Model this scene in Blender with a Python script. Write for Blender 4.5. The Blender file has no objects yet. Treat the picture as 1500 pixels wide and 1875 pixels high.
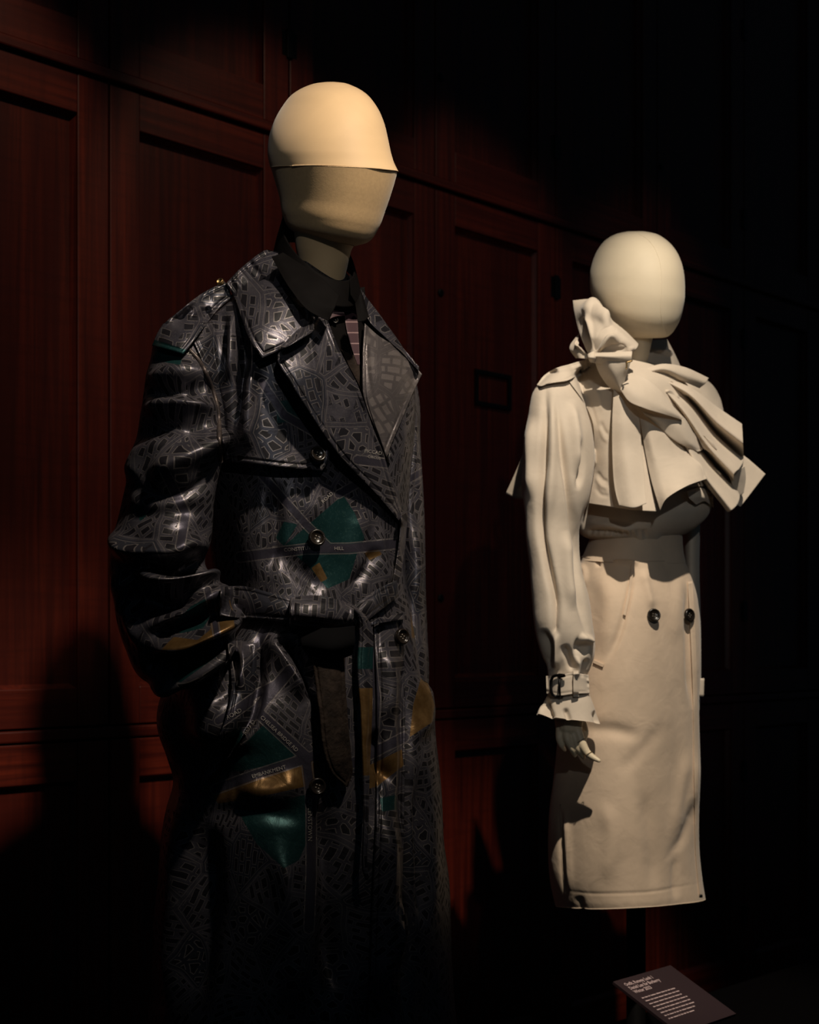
import bpy, math, random
import numpy as np
from mathutils import Matrix, Vector
from mathutils.bvhtree import BVHTree

random.seed(7)
rng = np.random.default_rng(7)
SC = bpy.context.scene
COL = SC.collection

# ------------------------------------------------------------------ camera
FPX, CXP, HOR, CAMH = 2500.0, 750.0, 1172.0, 1.35      # focal length, centre and horizon in px of 1500x1875
cam = bpy.data.cameras.new('camera')
cam.sensor_fit = 'AUTO'
cam.sensor_width = 36.0
cam.lens = FPX / 1875.0 * 36.0
cam.shift_y = (HOR - 937.5) / 1875.0
cam.clip_start = 0.05
cam.dof.use_dof = True
cam.dof.focus_distance = 1.98
cam.dof.aperture_fstop = 6.5
camo = bpy.data.objects.new('camera', cam)
camo.location = (0, 0, CAMH)
camo.rotation_euler = (math.pi / 2, 0, 0)
COL.objects.link(camo)
SC.camera = camo

# ------------------------------------------------------------------ world, lights, exposure
world = bpy.data.worlds.new('world')
SC.world = world
world.use_nodes = True
bg = world.node_tree.nodes['Background']
bg.inputs[0].default_value = (0.42, 0.72, 1.0, 1)
bg.inputs[1].default_value = 0.016
vs = SC.view_settings
vs.view_transform = 'Standard'
vs.look = 'None'
vs.exposure = 0.0
vs.gamma = 1.0
vs.use_curve_mapping = False


def spot(name, loc, aim, watts, color, cone, blend, radius):
    l = bpy.data.lights.new(name, 'SPOT')
    l.energy = watts
    l.color = color
    l.spot_size = math.radians(cone)
    l.spot_blend = blend
    l.shadow_soft_size = radius
    o = bpy.data.objects.new(name, l)
    o.location = loc
    o.rotation_euler = (Vector(aim) - Vector(loc)).to_track_quat('-Z', 'Y').to_euler()
    COL.objects.link(o)
    return o


WARM = (1.0, 0.83, 0.62)
spot('spotlight_map_coat', (0.85, 0.64, CAMH + 2.35), (-0.15, 2.02, CAMH + 0.41), 370, (1.0, 0.85, 0.68), 24, 0.9, 0.065)
spot('spotlight_ruffle_dress', (0.56, 0.85, CAMH + 2.60), (0.50, 2.66, CAMH - 0.05), 370, (1.0, 0.87, 0.71), 26, 0.6, 0.020)
spot('spotlight_front', (0.55, -1.20, CAMH + 1.35), (0.12, 2.90, CAMH + 0.50), 46, (0.96, 0.95, 0.92), 27, 0.6, 0.03)

# ------------------------------------------------------------------ frames of the place
# the wall of cupboards runs along D; the mannequins face F, away from it
AL = math.radians(46.2)
D = np.array([math.sin(AL), math.cos(AL)])
F = np.array([math.cos(AL), -math.sin(AL)])
W0 = np.array([-0.653, 2.97])                          # wall point at pixel column 200


def to_world(pp):
    pp = np.asarray(pp, float)
    Y = pp[..., 2]
    return np.stack([(pp[..., 0] - CXP) / FPX * Y, Y, CAMH + (HOR - pp[..., 1]) / FPX * Y], -1)


def to_px(w):
    w = np.asarray(w, float)
    Y = np.maximum(w[..., 1], 0.05)
    return np.stack([CXP + FPX * w[..., 0] / Y, HOR - FPX * (w[..., 2] - CAMH) / Y, w[..., 1]], -1)


def on_wall(t, out, z):
    """t metres along the wall, out metres in front of it, z above the camera's height"""
    p = W0 + D * t + F * out
    return (p[0], p[1], CAMH + z)


for wn, wt, ww in (('a', -0.40, 42), ('b', 0.40, 25), ('c', 1.15, 15), ('d', 1.95, 5)):
    spot('wall_washer_' + wn, on_wall(wt, 1.35, 2.35), on_wall(wt, 0.0, 0.84), ww, (1.0, 0.78, 0.55), 31, 0.5, 0.04)


# ------------------------------------------------------------------ node helper
class NT:
    def __init__(self, name):
        self.m = bpy.data.materials.new(name)
        self.m.use_nodes = True
        self.t = self.m.node_tree
        self.b = self.t.nodes['Principled BSDF']

    def n(self, kind, **kw):
        nd = self.t.nodes.new('ShaderNode' + kind)
        for k, v in kw.items():
            setattr(nd, k, v)
        return nd

    def set(self, sock, v):
        if isinstance(v, bpy.types.NodeSocket):
            self.t.links.new(v, sock)
        else:
            sock.default_value = v

    def math(self, op, a, b=None, c=None, clamp=False):
        nd = self.n('Math', operation=op, use_clamp=clamp)
        for i, v in enumerate((a, b, c)):
            if v is not None:
                self.set(nd.inputs[i], v)
        return nd.outputs[0]

    def mix(self, f, a, b, blend='MIX'):
        nd = self.n('MixRGB', blend_type=blend)
        for i, v in enumerate((f, a, b)):
            if i and isinstance(v, tuple) and len(v) == 3:
                v = v + (1,)
            self.set(nd.inputs[i], v)
        return nd.outputs[0]

    def noise(self, vec, scale, detail=4, rough=0.55, dist=0.0):
        nd = self.n('TexNoise')
        if vec is not None:
            self.set(nd.inputs['Vector'], vec)
        nd.inputs['Scale'].default_value = scale
        nd.inputs['Detail'].default_value = detail
        nd.inputs['Roughness'].default_value = rough
        nd.inputs['Distortion'].default_value = dist
        return nd.outputs[0]

    def vmap(self, vec, scale=(1, 1, 1), rot=(0, 0, 0), loc=(0, 0, 0)):
        nd = self.n('Mapping')
        self.set(nd.inputs[0], vec)
        nd.inputs['Scale'].default_value = scale
        nd.inputs['Rotation'].default_value = rot
        nd.inputs['Location'].default_value = loc
        return nd.outputs[0]

    def coord(self, which='Object'):
        return self.n('TexCoord').outputs[which]

    def bump(self, h, strength, dist, nrm=None):
        nd = self.n('Bump')
        nd.inputs['Strength'].default_value = strength
        nd.inputs['Distance'].default_value = dist
        self.set(nd.inputs['Height'], h)
        if nrm is not None:
            self.set(nd.inputs['Normal'], nrm)
        return nd.outputs[0]

    def out(self, **kw):
        for k, v in kw.items():
            if isinstance(v, tuple) and len(v) == 3:
                v = v + (1,)
            self.set(self.b.inputs[k.replace('_', ' ')], v)
        return self.m


def ramp(t, f, lo, hi):
    nd = t.n('MapRange', interpolation_type='SMOOTHSTEP')
    t.set(nd.inputs[0], f)
    nd.inputs[1].default_value = lo
    nd.inputs[2].default_value = hi
    return nd.outputs[0]


def simple(name, col, rough=0.5, metal=0.0, grain=0.0, gscale=300.0, spec=0.5, var=0.0):
    t = NT(name)
    c = t.coord()
    base = col
    if var:
        base = t.mix(ramp(t, t.noise(c, 9, 4), 0.3, 0.7), tuple(x * (1 - var) for x in col), tuple(min(1, x * (1 + var)) for x in col))
    kw = dict(Base_Color=base, Roughness=rough, Metallic=metal)
    kw['Specular_IOR_Level'] = spec
    if grain:
        kw['Normal'] = t.bump(t.noise(c, gscale, 3), grain, 0.002)
    return t.out(**kw)


def m_wood(name, tone=1.0, along='Z'):
    t = NT(name)
    c = t.coord()
    rt = (0, 0, -math.atan2(D[1], D[0]))
    v = t.vmap(c, rot=rt)
    long_ = (38, 38, 1.2) if along == 'Z' else (1.2, 38, 38)
    g = t.noise(t.vmap(v, scale=long_), 1.6, 6, 0.6, 0.35)
    ribbon = t.noise(t.vmap(v, scale=(9, 9, 0.6) if along == 'Z' else (0.6, 9, 9)), 1.5, 3, 0.5)
    fig = t.noise(t.vmap(v, scale=(5, 5, 60) if along == 'Z' else (60, 5, 5)), 1.0, 3, 0.5, 0.6)
    a = t.mix(ramp(t, g, 0.3, 0.72), (0.040 * tone, 0.0040 * tone, 0.0018 * tone), (0.135 * tone, 0.0160 * tone, 0.0055 * tone))
    a = t.mix(ramp(t, ribbon, 0.35, 0.7), a, (0.060 * tone, 0.0062 * tone, 0.0026 * tone))
    a = t.mix(t.math('MULTIPLY', ramp(t, fig, 0.45, 0.75), 0.35), a, (0.036 * tone, 0.0034 * tone, 0.0016 * tone))
    h = t.math('ADD', g, t.math('MULTIPLY', fig, 0.5))
    return t.out(Base_Color=a, Roughness=0.42, Specular_IOR_Level=0.35, Normal=t.bump(h, 0.25, 0.0012))


def m_cloth(name, col, rough=0.75, weave=900.0, wr=0.25, var=0.08, sheen=0.15, wscale=14.0, spec=0.3):
    t = NT(name)
    c = t.coord()
    n1 = t.noise(c, wscale, 4, 0.5, 0.3)
    base = t.mix(ramp(t, n1, 0.3, 0.7), tuple(x * (1 - var) for x in col), tuple(min(1, x * (1 + var)) for x in col))
    w = t.noise(c, weave, 2, 0.5)
    b = t.bump(t.noise(c, wscale * 1.7, 3, 0.5, 0.5), wr, 0.006)
    b = t.bump(w, 0.10, 0.0008, b)
    return t.out(Base_Color=base, Roughness=rough, Normal=b, Sheen_Weight=sheen, Specular_IOR_Level=spec)


def m_map(name, wash=0.0):
    """street-map jacquard: rows of black blocks on violet grey ground with thin pale outlines,
    teal parks and ochre water from the painted print attributes"""
    t = NT(name)
    uv = t.coord('UV')
    nz = t.n('TexNoise')
    t.set(nz.inputs['Vector'], uv)
    nz.inputs['Scale'].default_value = 9
    nz.inputs['Detail'].default_value = 2
    off = t.n('VectorMath', operation='SCALE')
    t.set(off.inputs[0], nz.outputs['Color'])
    off.inputs['Scale'].default_value = 0.030
    ad = t.n('VectorMath', operation='ADD')
    t.set(ad.inputs[0], uv)
    t.set(ad.inputs[1], off.outputs[0])
    p = ad.outputs[0]

    def vor(scale, feat, vec, rnd=1.0):
        nd = t.n('TexVoronoi', voronoi_dimensions='2D', feature=feat)
        t.set(nd.inputs['Vector'], vec)
        nd.inputs['Scale'].default_value = scale
        nd.inputs['Randomness'].default_value = rnd
        return nd

    S1 = 15.0
    cell = vor(S1, 'F1', p)
    edge = vor(S1, 'DISTANCE_TO_EDGE', p).outputs['Distance']
    sep = t.n('SeparateColor')
    t.set(sep.inputs[0], cell.outputs['Color'])
    r, g, b_ = sep.outputs
    rot = t.n('VectorRotate', rotation_type='Z_AXIS')
    t.set(rot.inputs['Vector'], p)
    t.set(rot.inputs['Angle'], t.math('MULTIPLY', r, 6.28))

    def brick(scale, mort, w, h):
        nd = t.n('TexBrick', offset=0.37, squash=0.7, squash_frequency=3)
        t.set(nd.inputs['Vector'], rot.outputs[0])
        nd.inputs['Color1'].default_value = (0, 0, 0, 1)
        nd.inputs['Color2'].default_value = (1, 1, 1, 1)
        nd.inputs['Mortar'].default_value = (0.5, 0.5, 0.5, 1)
        nd.inputs['Scale'].default_value = scale
        nd.inputs['Mortar Size'].default_value = mort
        nd.inputs['Mortar Smooth'].default_value = 0.0
        nd.inputs['Brick Width'].default_value = w
        nd.inputs['Row Height'].default_value = h
        nd.inputs['Bias'].default_value = 0.0
        return nd

    ba, bb = brick(26, 0.050, 0.66, 0.33), brick(26, 0.068, 0.66, 0.33)
    # irregular blocks for half of the districts
    small = vor(52, 'DISTANCE_TO_EDGE', p, 0.85).outputs['Distance']
    smallc = vor(52, 'F1', p, 0.85).outputs['Color']
    in_a = t.math('SUBTRACT', 1.0, ba.outputs['Fac'])
    in_b = t.math('SUBTRACT', 1.0, bb.outputs['Fac'])
    sa = ramp(t, small, 0.13, 0.14)
    sb = ramp(t, small, 0.20, 0.21)
    pick = ramp(t, g, 0.72, 0.73)
    inA = t.math('ADD', t.math('MULTIPLY', in_a, t.math('SUBTRACT', 1.0, pick)), t.math('MULTIPLY', sa, pick))
    inB = t.math('ADD', t.math('MULTIPLY', in_b, t.math('SUBTRACT', 1.0, pick)), t.math('MULTIPLY', sb, pick))
    road = ramp(t, edge, 0.075, 0.08)
    inA = t.math('MULTIPLY', inA, road)
    inB = t.math('MULTIPLY', inB, road)
    s2 = t.n('SeparateColor')
    t.set(s2.inputs[0], smallc)
    # some blocks are left blank
    bc = t.n('SeparateColor')
    t.set(bc.inputs[0], ba.outputs['Color'])
    show = t.math('MAXIMUM', ramp(t, t.math('ADD', t.math('MULTIPLY', bc.outputs[0], 0.5), t.math('MULTIPLY', s2.outputs[0], 0.5)), 0.24, 0.25), 0.0)
    block = t.math('MULTIPLY', inB, show)
    line = t.math('MULTIPLY', t.math('SUBTRACT', inA, inB), show)
    hair = t.math('SUBTRACT', ramp(t, edge, 0.035, 0.04), ramp(t, edge, 0.050, 0.055))
    line = t.math('MAXIMUM', line, t.math('MULTIPLY', hair, 0.7))
    fleck = t.noise(uv, 420, 2)
    ground = t.mix(ramp(t, t.noise(uv, 30, 4), 0.3, 0.7), (0.034, 0.032, 0.042), (0.070, 0.065, 0.076))
    ground = t.mix(t.math('MULTIPLY', ramp(t, fleck, 0.5, 0.7), 0.4), ground, (0.095, 0.088, 0.092))
    ground = t.mix(ramp(t, b_, 0.86, 0.87), ground, (0.028, 0.029, 0.038))

    def attr(nm):
        nd = t.n('Attribute', attribute_name=nm)
        return nd.outputs['Fac']

    teal, ochre, rd = attr('park'), attr('water'), attr('road')
    tm, om, rm = ramp(t, teal, -0.6, 0.6), ramp(t, ochre, -0.6, 0.6), ramp(t, rd, -0.6, 0.6)
    rl = t.math('SUBTRACT', ramp(t, rd, -3.2, -2.2), ramp(t, rd, -1.2, -0.4))
    fine = t.math('MULTIPLY', ramp(t, t.noise(uv, 160, 2, 0.5, 2.0), 0.60, 0.63), 0.5)
    park = t.mix(fine, (0.009, 0.033, 0.034), (0.028, 0.066, 0.062))
    water = t.mix(ramp(t, t.noise(uv, 40, 4), 0.3, 0.7), (0.085, 0.046, 0.016), (0.15, 0.088, 0.034))
    c = t.mix(block, ground, (0.0045, 0.004, 0.006))
    c = t.mix(line, c, (0.14, 0.125, 0.122))
    c = t.mix(tm, c, park)
    c = t.mix(om, c, water)
    c = t.mix(rm, c, (0.040, 0.037, 0.050))
    c = t.mix(t.math('MULTIPLY', rl, 0.8), c, (0.14, 0.125, 0.125))
    flat = t.math('MAXIMUM', t.math('MAXIMUM', tm, om), rm)
    blk = t.math('MULTIPLY', block, t.math('SUBTRACT', 1.0, flat))
    if wash:  # pale blend that paints the lit sheen into the print colours
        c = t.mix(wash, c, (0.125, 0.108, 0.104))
    rough = t.math('ADD', 0.38, t.math('MULTIPLY', blk, 0.16))
    h = t.math('ADD', t.noise(uv, 26, 4, 0.5, 0.8), t.math('MULTIPLY', blk, -0.05))
    n1 = t.bump(h, 0.16, 0.012)
    n2 = t.bump(t.noise(uv, 700, 2), 0.12, 0.0008, n1)
    met = t.math('MULTIPLY', t.math('SUBTRACT', 1.0, blk), 0.55)
    return t.out(Base_Color=c, Roughness=rough, Metallic=met, Normal=n2,
                 Specular_IOR_Level=0.22)


M = {}
M['wood'] = m_wood('mahogany_upright', 1.0, 'Z')
M['wood_x'] = m_wood('mahogany_level', 1.0, 'X')
M['panel'] = m_wood('mahogany_panel', 0.85, 'Z')
M['iron'] = simple('blackened_iron', (0.006, 0.005, 0.005), 0.4, 0.6)
M['floor'] = simple('dark_floorboards', (0.010, 0.007, 0.006), 0.6, 0, 0.2, 40, var=0.3)
M['plinth'] = simple('black_plinth_paint', (0.0025, 0.002, 0.0022), 0.9, 0, 0.1, 200, spec=0.05)
M['map'] = m_map('street_map_jacquard')
M['map_lit'] = m_map('street_map_jacquard_lit', 0.62)  # lit copy of the coat cloth: far lapel's sheen painted into its colour
M['strap'] = m_cloth('brown_belt_lining', (0.016, 0.011, 0.0085), 0.8, 300, 0.5, 0.4, 0.0, 60, 0.1)
M['linen_tan'] = m_cloth('tan_stockinette', (0.62, 0.43, 0.235), 0.62, 1400, 0.02, 0.04, 0.25)
M['linen_rough'] = m_cloth('coarse_tan_stockinette', (0.46, 0.31, 0.155), 0.72, 520, 0.02, 0.05, 0.2, 200)
M['linen_pale'] = m_cloth('cream_mannequin_cloth', (0.68, 0.585, 0.43), 0.6, 1400, 0.02, 0.03, 0.2)
M['cotton'] = m_cloth('beige_gabardine', (0.62, 0.53, 0.425), 0.78, 1100, 0.22, 0.05, 0.2)
M['cotton_skirt'] = m_cloth('beige_gabardine_skirt', (0.66, 0.515, 0.378), 0.78, 1100, 0.30, 0.06, 0.2)
M['shirt'] = m_cloth('black_satin_shirt', (0.0032, 0.0027, 0.0027), 0.68, 900, 0.25, 0.2, 0.0, 14.0, 0.03)
M['horn'] = simple('dark_horn_button', (0.010, 0.007, 0.005), 0.24, 0, 0, spec=0.4)
M['brass'] = simple('aged_brass', (0.30, 0.20, 0.09), 0.35, 0.9)
M['thread'] = simple('pale_stitching', (0.20, 0.17, 0.14), 0.7)
M['print'] = simple('pale_map_lettering', (0.26, 0.24, 0.22), 0.5, 0.3)
M['hand'] = simple('cream_painted_hand', (0.76, 0.64, 0.45), 0.45, 0, 0.02, 300)
M['steel'] = simple('black_stand_steel', (0.0015, 0.0012, 0.0012), 0.7, 0.0, spec=0.05)
M['placard'] = simple('aubergine_placard', (0.020, 0.0065, 0.0095), 0.7, 0, 0.05, 300)
M['ink'] = simple('pale_pink_ink', (0.62, 0.47, 0.46), 0.6)
M['knot_shade'] = simple('black_knot_shade', (0.003, 0.003, 0.0035), 0.9, spec=0.05)  # shade under the belt knot, painted as near-black colour


def m_stripe():
    t = NT('purple_striped_cotton')
    uv = t.coord('UV')
    s = t.n('SeparateXYZ')
    t.set(s.inputs[0], uv)
    w = t.math('FRACT', t.math('MULTIPLY', s.outputs[1], 62.0))
    st = t.math('SUBTRACT', ramp(t, w, 0.0, 0.03), ramp(t, w, 0.10, 0.14))
    c = t.mix(st, (0.042, 0.020, 0.025), (0.20, 0.13, 0.13))
    return t.out(Base_Color=c, Roughness=0.6, Specular_IOR_Level=0.3)


M['stripe'] = m_stripe()


# ------------------------------------------------------------------ object helpers
def thing(name, label, cat, loc, group=None):
    o = bpy.data.objects.new(name, None)
    o.location = loc
    o.empty_display_size = 0.1
    COL.objects.link(o)
    o['label'] = label
    o['category'] = cat
    if group:
        o['group'] = group
    return o


def tag(o, label, cat, group=None):
    o['label'] = label
    o['category'] = cat
    if group:
        o['group'] = group
    return o


def mk(name, v, f, mat, parent=None, smooth=True, uv=None, attrs=None, bevel=0.0, label=None):
    me = bpy.data.meshes.new(name)
    v = np.asarray(v, float)
    me.from_pydata(v.tolist(), [], f.tolist() if isinstance(f, np.ndarray) else f)
    me.validate()
    if smooth:
        me.polygons.foreach_set('use_smooth', np.ones(len(me.polygons), bool))
    if uv is not None:
        layer = me.uv_layers.new(name='UVMap')
        li = np.empty(len(me.loops), np.int32)
        me.loops.foreach_get('vertex_index', li)
        layer.data.foreach_set('uv', np.asarray(uv, np.float32)[li].ravel())
    for k, a in (attrs or {}).items():
        at = me.attributes.new(k, 'FLOAT', 'POINT')
        at.data.foreach_set('value', np.asarray(a, np.float32))
    me.materials.append(M[mat] if isinstance(mat, str) else mat)
    o = bpy.data.objects.new(name, me)
    COL.objects.link(o)
    if parent is not None:
        o.parent = parent
        if parent.type == 'EMPTY':
            o.matrix_parent_inverse = Matrix.Translation(-parent.location)
    if bevel:
        b = o.modifiers.new('bevel', 'BEVEL')
        b.width = bevel
        b.segments = 2
        b.limit_method = 'ANGLE'
    if label:
        o['label'] = label
    return o


def struct(o):
    o['kind'] = 'structure'
    return o


BOXF = [(0, 1, 3, 2), (4, 6, 7, 5), (0, 4, 5, 1), (2, 3, 7, 6), (0, 2, 6, 4), (1, 5, 7, 3)]


def wall_box(name, t0, t1, o0, o1, z0, z1, mat, parent=None, bevel=0.0, smooth=False):
    v = [on_wall(t, o, z) for t in (t0, t1) for o in (o0, o1) for z in (z0, z1)]
    return mk(name, v, BOXF, mat, parent, smooth, bevel=bevel)


def box(name, x0, x1, y0, y1, z0, z1, mat, parent=None, bevel=0.0):
    v = [(x, y, z) for x in (x0, x1) for y in (y0, y1) for z in (z0, z1)]
    return mk(name, v, BOXF, mat, parent, False, bevel=bevel)


def hermite(P, n, s=None):
    """smooth resampling of rows P (k,d) to n rows, chord-length parameter"""
    P = np.asarray(P, float)
    k = len(P)
    if s is None:
        if k == 2:
            u = np.linspace(0, 1, n)[:, None]
            return P[0] * (1 - u) + P[1] * u
        d = np.linalg.norm(np.diff(P[:, :2], axis=0), axis=1) + 1e-6
        s = np.concatenate([[0], np.cumsum(d)])
    s = np.asarray(s, float)
    m = np.zeros_like(P)
    sl = np.diff(P, axis=0) / np.diff(s)[:, None]
    m[0], m[-1] = sl[0], sl[-1]
    for i in range(1, k - 1):
        h0, h1 = s[i] - s[i - 1], s[i + 1] - s[i]
        m[i] = (sl[i - 1] * h1 + sl[i] * h0) / (h0 + h1)
        lim = 3 * np.minimum(abs(sl[i - 1]), abs(sl[i]))
        same = sl[i - 1] * sl[i] > 0
        m[i] = np.where(same, np.clip(m[i], -lim, lim), m[i] * 0.35)
    q = np.linspace(s[0], s[-1], n)
    i = np.clip(np.searchsorted(s, q, side='right') - 1, 0, k - 2)
    h = (s[i + 1] - s[i])
    x = ((q - s[i]) / h)[:, None]
    h = h[:, None]
    return (P[i] * (1 + 2 * x) * (1 - x) ** 2 + m[i] * h * x * (1 - x) ** 2
            + P[i + 1] * x * x * (3 - 2 * x) + m[i + 1] * h * x * x * (x - 1))


def grid_faces(nr, nc, wrap, base=0):
    i, j = np.meshgrid(np.arange(nr - 1), np.arange(nc if wrap else nc - 1), indexing='ij')
    j2 = (j + 1) % nc
    f = np.stack([i * nc + j, i * nc + j2, (i + 1) * nc + j2, (i + 1) * nc + j], -1).reshape(-1, 4)
    return f + base


def vnormals(v, f):
    n = np.zeros_like(v)
    a = v[f[:, 2]] - v[f[:, 0]]
    b = v[f[:, 3]] - v[f[:, 1]]
    fn = np.cross(a, b)
    for k in range(4):
        np.add.at(n, f[:, k], fn)
    l = np.linalg.norm(n, axis=1, keepdims=True)
    return n / np.maximum(l, 1e-12)


class Geo:
    """a surface of quads in world space with uv in metres"""
    def __init__(self, v, f, uv=None, extra=None):
        self.v, self.f, self.uv, self.extra = v, f, uv, extra or []
        # make normals point outward on average (towards the camera on the near side)
        n = vnormals(v, f)
        c = v.mean(0)
        if ((v - c) * n).sum() < 0:
            self.f = f[:, ::-1].copy()
            self.extra = [tuple(reversed(e)) for e in self.extra]

    def faces(self):
        return self.f.tolist() + [list(e) for e in self.extra]

    def tris(self):
        return self.v, self.faces()

    def sculpt(self, strokes, gain=1.0):
        px = to_px(self.v)
        n = vnormals(self.v, self.f)
        view = self.v - np.array([0, 0, CAMH])
        view /= np.linalg.norm(view, axis=1, keepdims=True)
        face = np.clip(-(n * view).sum(1) * 3 + 0.35, 0, 1)
        disp = np.zeros(len(self.v))
        for amp, wid, pts in strokes:
            pts = np.asarray(pts, float)
            lo, hi = pts.min(0) - 3 * wid, pts.max(0) + 3 * wid
            sel = np.where((px[:, 0] > lo[0]) & (px[:, 0] < hi[0]) & (px[:, 1] > lo[1]) & (px[:, 1] < hi[1]))[0]
            if not len(sel):
                continue
            q = px[sel, :2]
            P = hermite(pts, max(12, len(pts) * 8))
            A, B = P[:-1], P[1:]
            AB = B - A
            best = np.full(len(sel), 1e9)
            bt = np.zeros(len(sel))
            for k in range(len(A)):
                tt = np.clip(((q - A[k]) @ AB[k]) / max(AB[k] @ AB[k], 1e-9), 0, 1)
                dd = np.linalg.norm(q - A[k] - tt[:, None] * AB[k], axis=1)
                w = dd < best
                best[w] = dd[w]
                bt[w] = (k + tt[w]) / len(A)
            taper = np.clip(np.minimum(bt, 1 - bt) * 3.4 + 0.06, 0, 1)
            taper = taper * taper * (3 - 2 * taper)
            disp[sel] += gain * amp * np.exp(-(best / wid) ** 2) * taper
        self.v = self.v + n * (disp * face)[:, None]
        return self

    def ripple(self, amp, scale, seed=0, vert=1.0):
        """soft random swell over the surface"""
        r = np.random.default_rng(seed)
        n = vnormals(self.v, self.f)
        h = np.zeros(len(self.v))
        for k in range(14):
            d = r.normal(size=3)
            d[2] *= vert
            d /= np.linalg.norm(d)
            h += np.sin(self.v @ d * scale * r.uniform(0.5, 1.8) * 6.28 + r.uniform(0, 6.28)) / 14 ** 0.5
        self.v = self.v + n * (h * amp)[:, None]
        return self


def body(rows, nth=200, nz=240, n_exp=2.3, turn=True, bulge=0.0, caps=True):
    """closed loft round an upright axis. rows: (lx, ly, rx, ry, Y, b/a): the widest points left and right,
    the axis distance and depth to width ratio of an oval that faces F"""
    rows = np.asarray(rows, float)
    key = np.column_stack([(rows[:, 0] + rows[:, 2]) / 2, (rows[:, 1] + rows[:, 3]) / 2])
    s = np.concatenate([[0], np.cumsum(np.abs(np.diff(key[:, 1])) + 0.3 * np.abs(np.diff(rows[:, 2] - rows[:, 0])) + 1e-3)])
    R = hermite(rows, nz, s)
    th = np.linspace(0, 2 * np.pi, nth, endpoint=False)
    c, sn = np.cos(th), np.sin(th)
    e = 2.0 / n_exp
    us = np.sign(sn) * np.abs(sn) ** e          # along D
    uf = -np.sign(c) * np.abs(c) ** e           # along F, starting at the back
    V = np.zeros((nz, nth, 3))
    per = 0
    wmax = (R[:, 2] - R[:, 0]).max()
    for i in range(nz):
        lx, ly, rx, ry, Y, ra = R[i]
        hw = (rx - lx) / 2 / FPX * Y
        a = hw / math.hypot(D[0], ra * F[0])
        S, Fo = a * us, a * ra * uf
        dx, dy = S * D[0] + Fo * F[0], S * D[1] + Fo * F[1]
        yy = Y + dy
        xx = ((lx + rx) / 2 - CXP) / FPX * Y + dx
        p = CXP + FPX * xx / yy
        k = (p - p.min()) / max(p.max() - p.min(), 1e-9)
        V[i, :, 0] = lx + (rx - lx) * k
        V[i, :, 1] = ly + (ry - ly) * k - bulge * (rx - lx) / wmax * dy / max(np.abs(dy).max(), 1e-6)
        V[i, :, 2] = yy
        per = max(per, 2 * np.pi * a * (1 + ra) / 2)
    w = to_world(V.reshape(-1, 3))
    zz = np.repeat(np.cumsum(np.concatenate([[0], np.linalg.norm(np.diff(key_line(R), axis=0), axis=1)])), nth)
    uv = np.column_stack([np.tile(th / (2 * np.pi), nz) * per, -zz])
    ex = [tuple(range(nth)), tuple(range((nz - 1) * nth, nz * nth))[::-1]] if caps else []
    return Geo(w, grid_faces(nz, nth, True), uv, ex)


def key_line(R):
    return to_world(np.column_stack([(R[:, 0] + R[:, 2]) / 2, (R[:, 1] + R[:, 3]) / 2, R[:, 4]]))


def tube(rows, nth=96, nz=160, caps=True, bulge=0.0, n_exp=2.0, dscale=1.0):
    """closed loft along a limb. rows: (lx, ly, rx, ry, Y, depth radius in m)"""
    rows = np.asarray(rows, float)
    mid = np.column_stack([(rows[:, 0] + rows[:, 2]) / 2, (rows[:, 1] + rows[:, 3]) / 2])
    s = np.concatenate([[0], np.cumsum(np.linalg.norm(np.diff(mid, axis=0), axis=1) + 1e-3)])
    R = hermite(rows, nz, s)
    th = np.linspace(0, 2 * np.pi, nth, endpoint=False)
    e = 2.0 / n_exp
    c = np.sign(np.cos(th)) * np.abs(np.cos(th)) ** e
    sn = np.sign(np.sin(th)) * np.abs(np.sin(th)) ** e
    V = np.zeros((nz, nth, 3))
    cx, cy = (R[:, 0] + R[:, 2]) / 2, (R[:, 1] + R[:, 3]) / 2
    hx, hy = (R[:, 2] - R[:, 0]) / 2, (R[:, 3] - R[:, 1]) / 2
    V[:, :, 0] = cx[:, None] + hx[:, None] * c
    V[:, :, 1] = cy[:, None] + hy[:, None] * c + bulge * -sn
    V[:, :, 2] = R[:, 4][:, None] + R[:, 5][:, None] * sn * dscale
    w = to_world(V.reshape(-1, 3))
    ln = np.concatenate([[0], np.cumsum(np.linalg.norm(np.diff(key_line(R), axis=0), axis=1))])
    rad = np.hypot(hx, hy).mean() / FPX * R[:, 4].mean()
    uv = np.column_stack([np.tile(th, nz) * rad * 1.05, -np.repeat(ln, nth)])
    ex = [tuple(range(nth)), tuple(range((nz - 1) * nth, nz * nth))[::-1]] if caps else []
    return Geo(w, grid_faces(nz, nth, True), uv, ex)


def bvh(*geos):
    """search trees of the given surfaces, each built once"""
    out = []
    for g in geos:
        if getattr(g, 'tree', None) is None:
            g.tree = BVHTree.FromPolygons(g.v.tolist(), g.faces())
        out.append(g.tree)
    return out


EYE = Vector((0, 0, CAMH))


def cast(trees, px, py):
    d = Vector(((px - CXP) / FPX, 1.0, (HOR - py) / FPX)).normalized()
    best = np.nan
    for t in trees:
        h = t.ray_cast(EYE, d)[0]
        if h is not None and not best < h[1]:
            best = h[1]
    return best


def fill_nan(Dp):
    Dp = Dp.copy()
    for _ in range(400):
        bad = np.isnan(Dp)
        if not bad.any():
            break
        pad = np.pad(Dp, 1, constant_values=np.nan)
        st = np.stack([pad[:-2, 1:-1], pad[2:, 1:-1], pad[1:-1, :-2], pad[1:-1, 2:]])
        cnt = (~np.isnan(st)).sum(0)
        av = np.nansum(st, 0) / np.maximum(cnt, 1)
        ok = bad & (cnt > 0)
        Dp[ok] = av[ok]
    return np.nan_to_num(Dp, nan=2.0)


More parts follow.
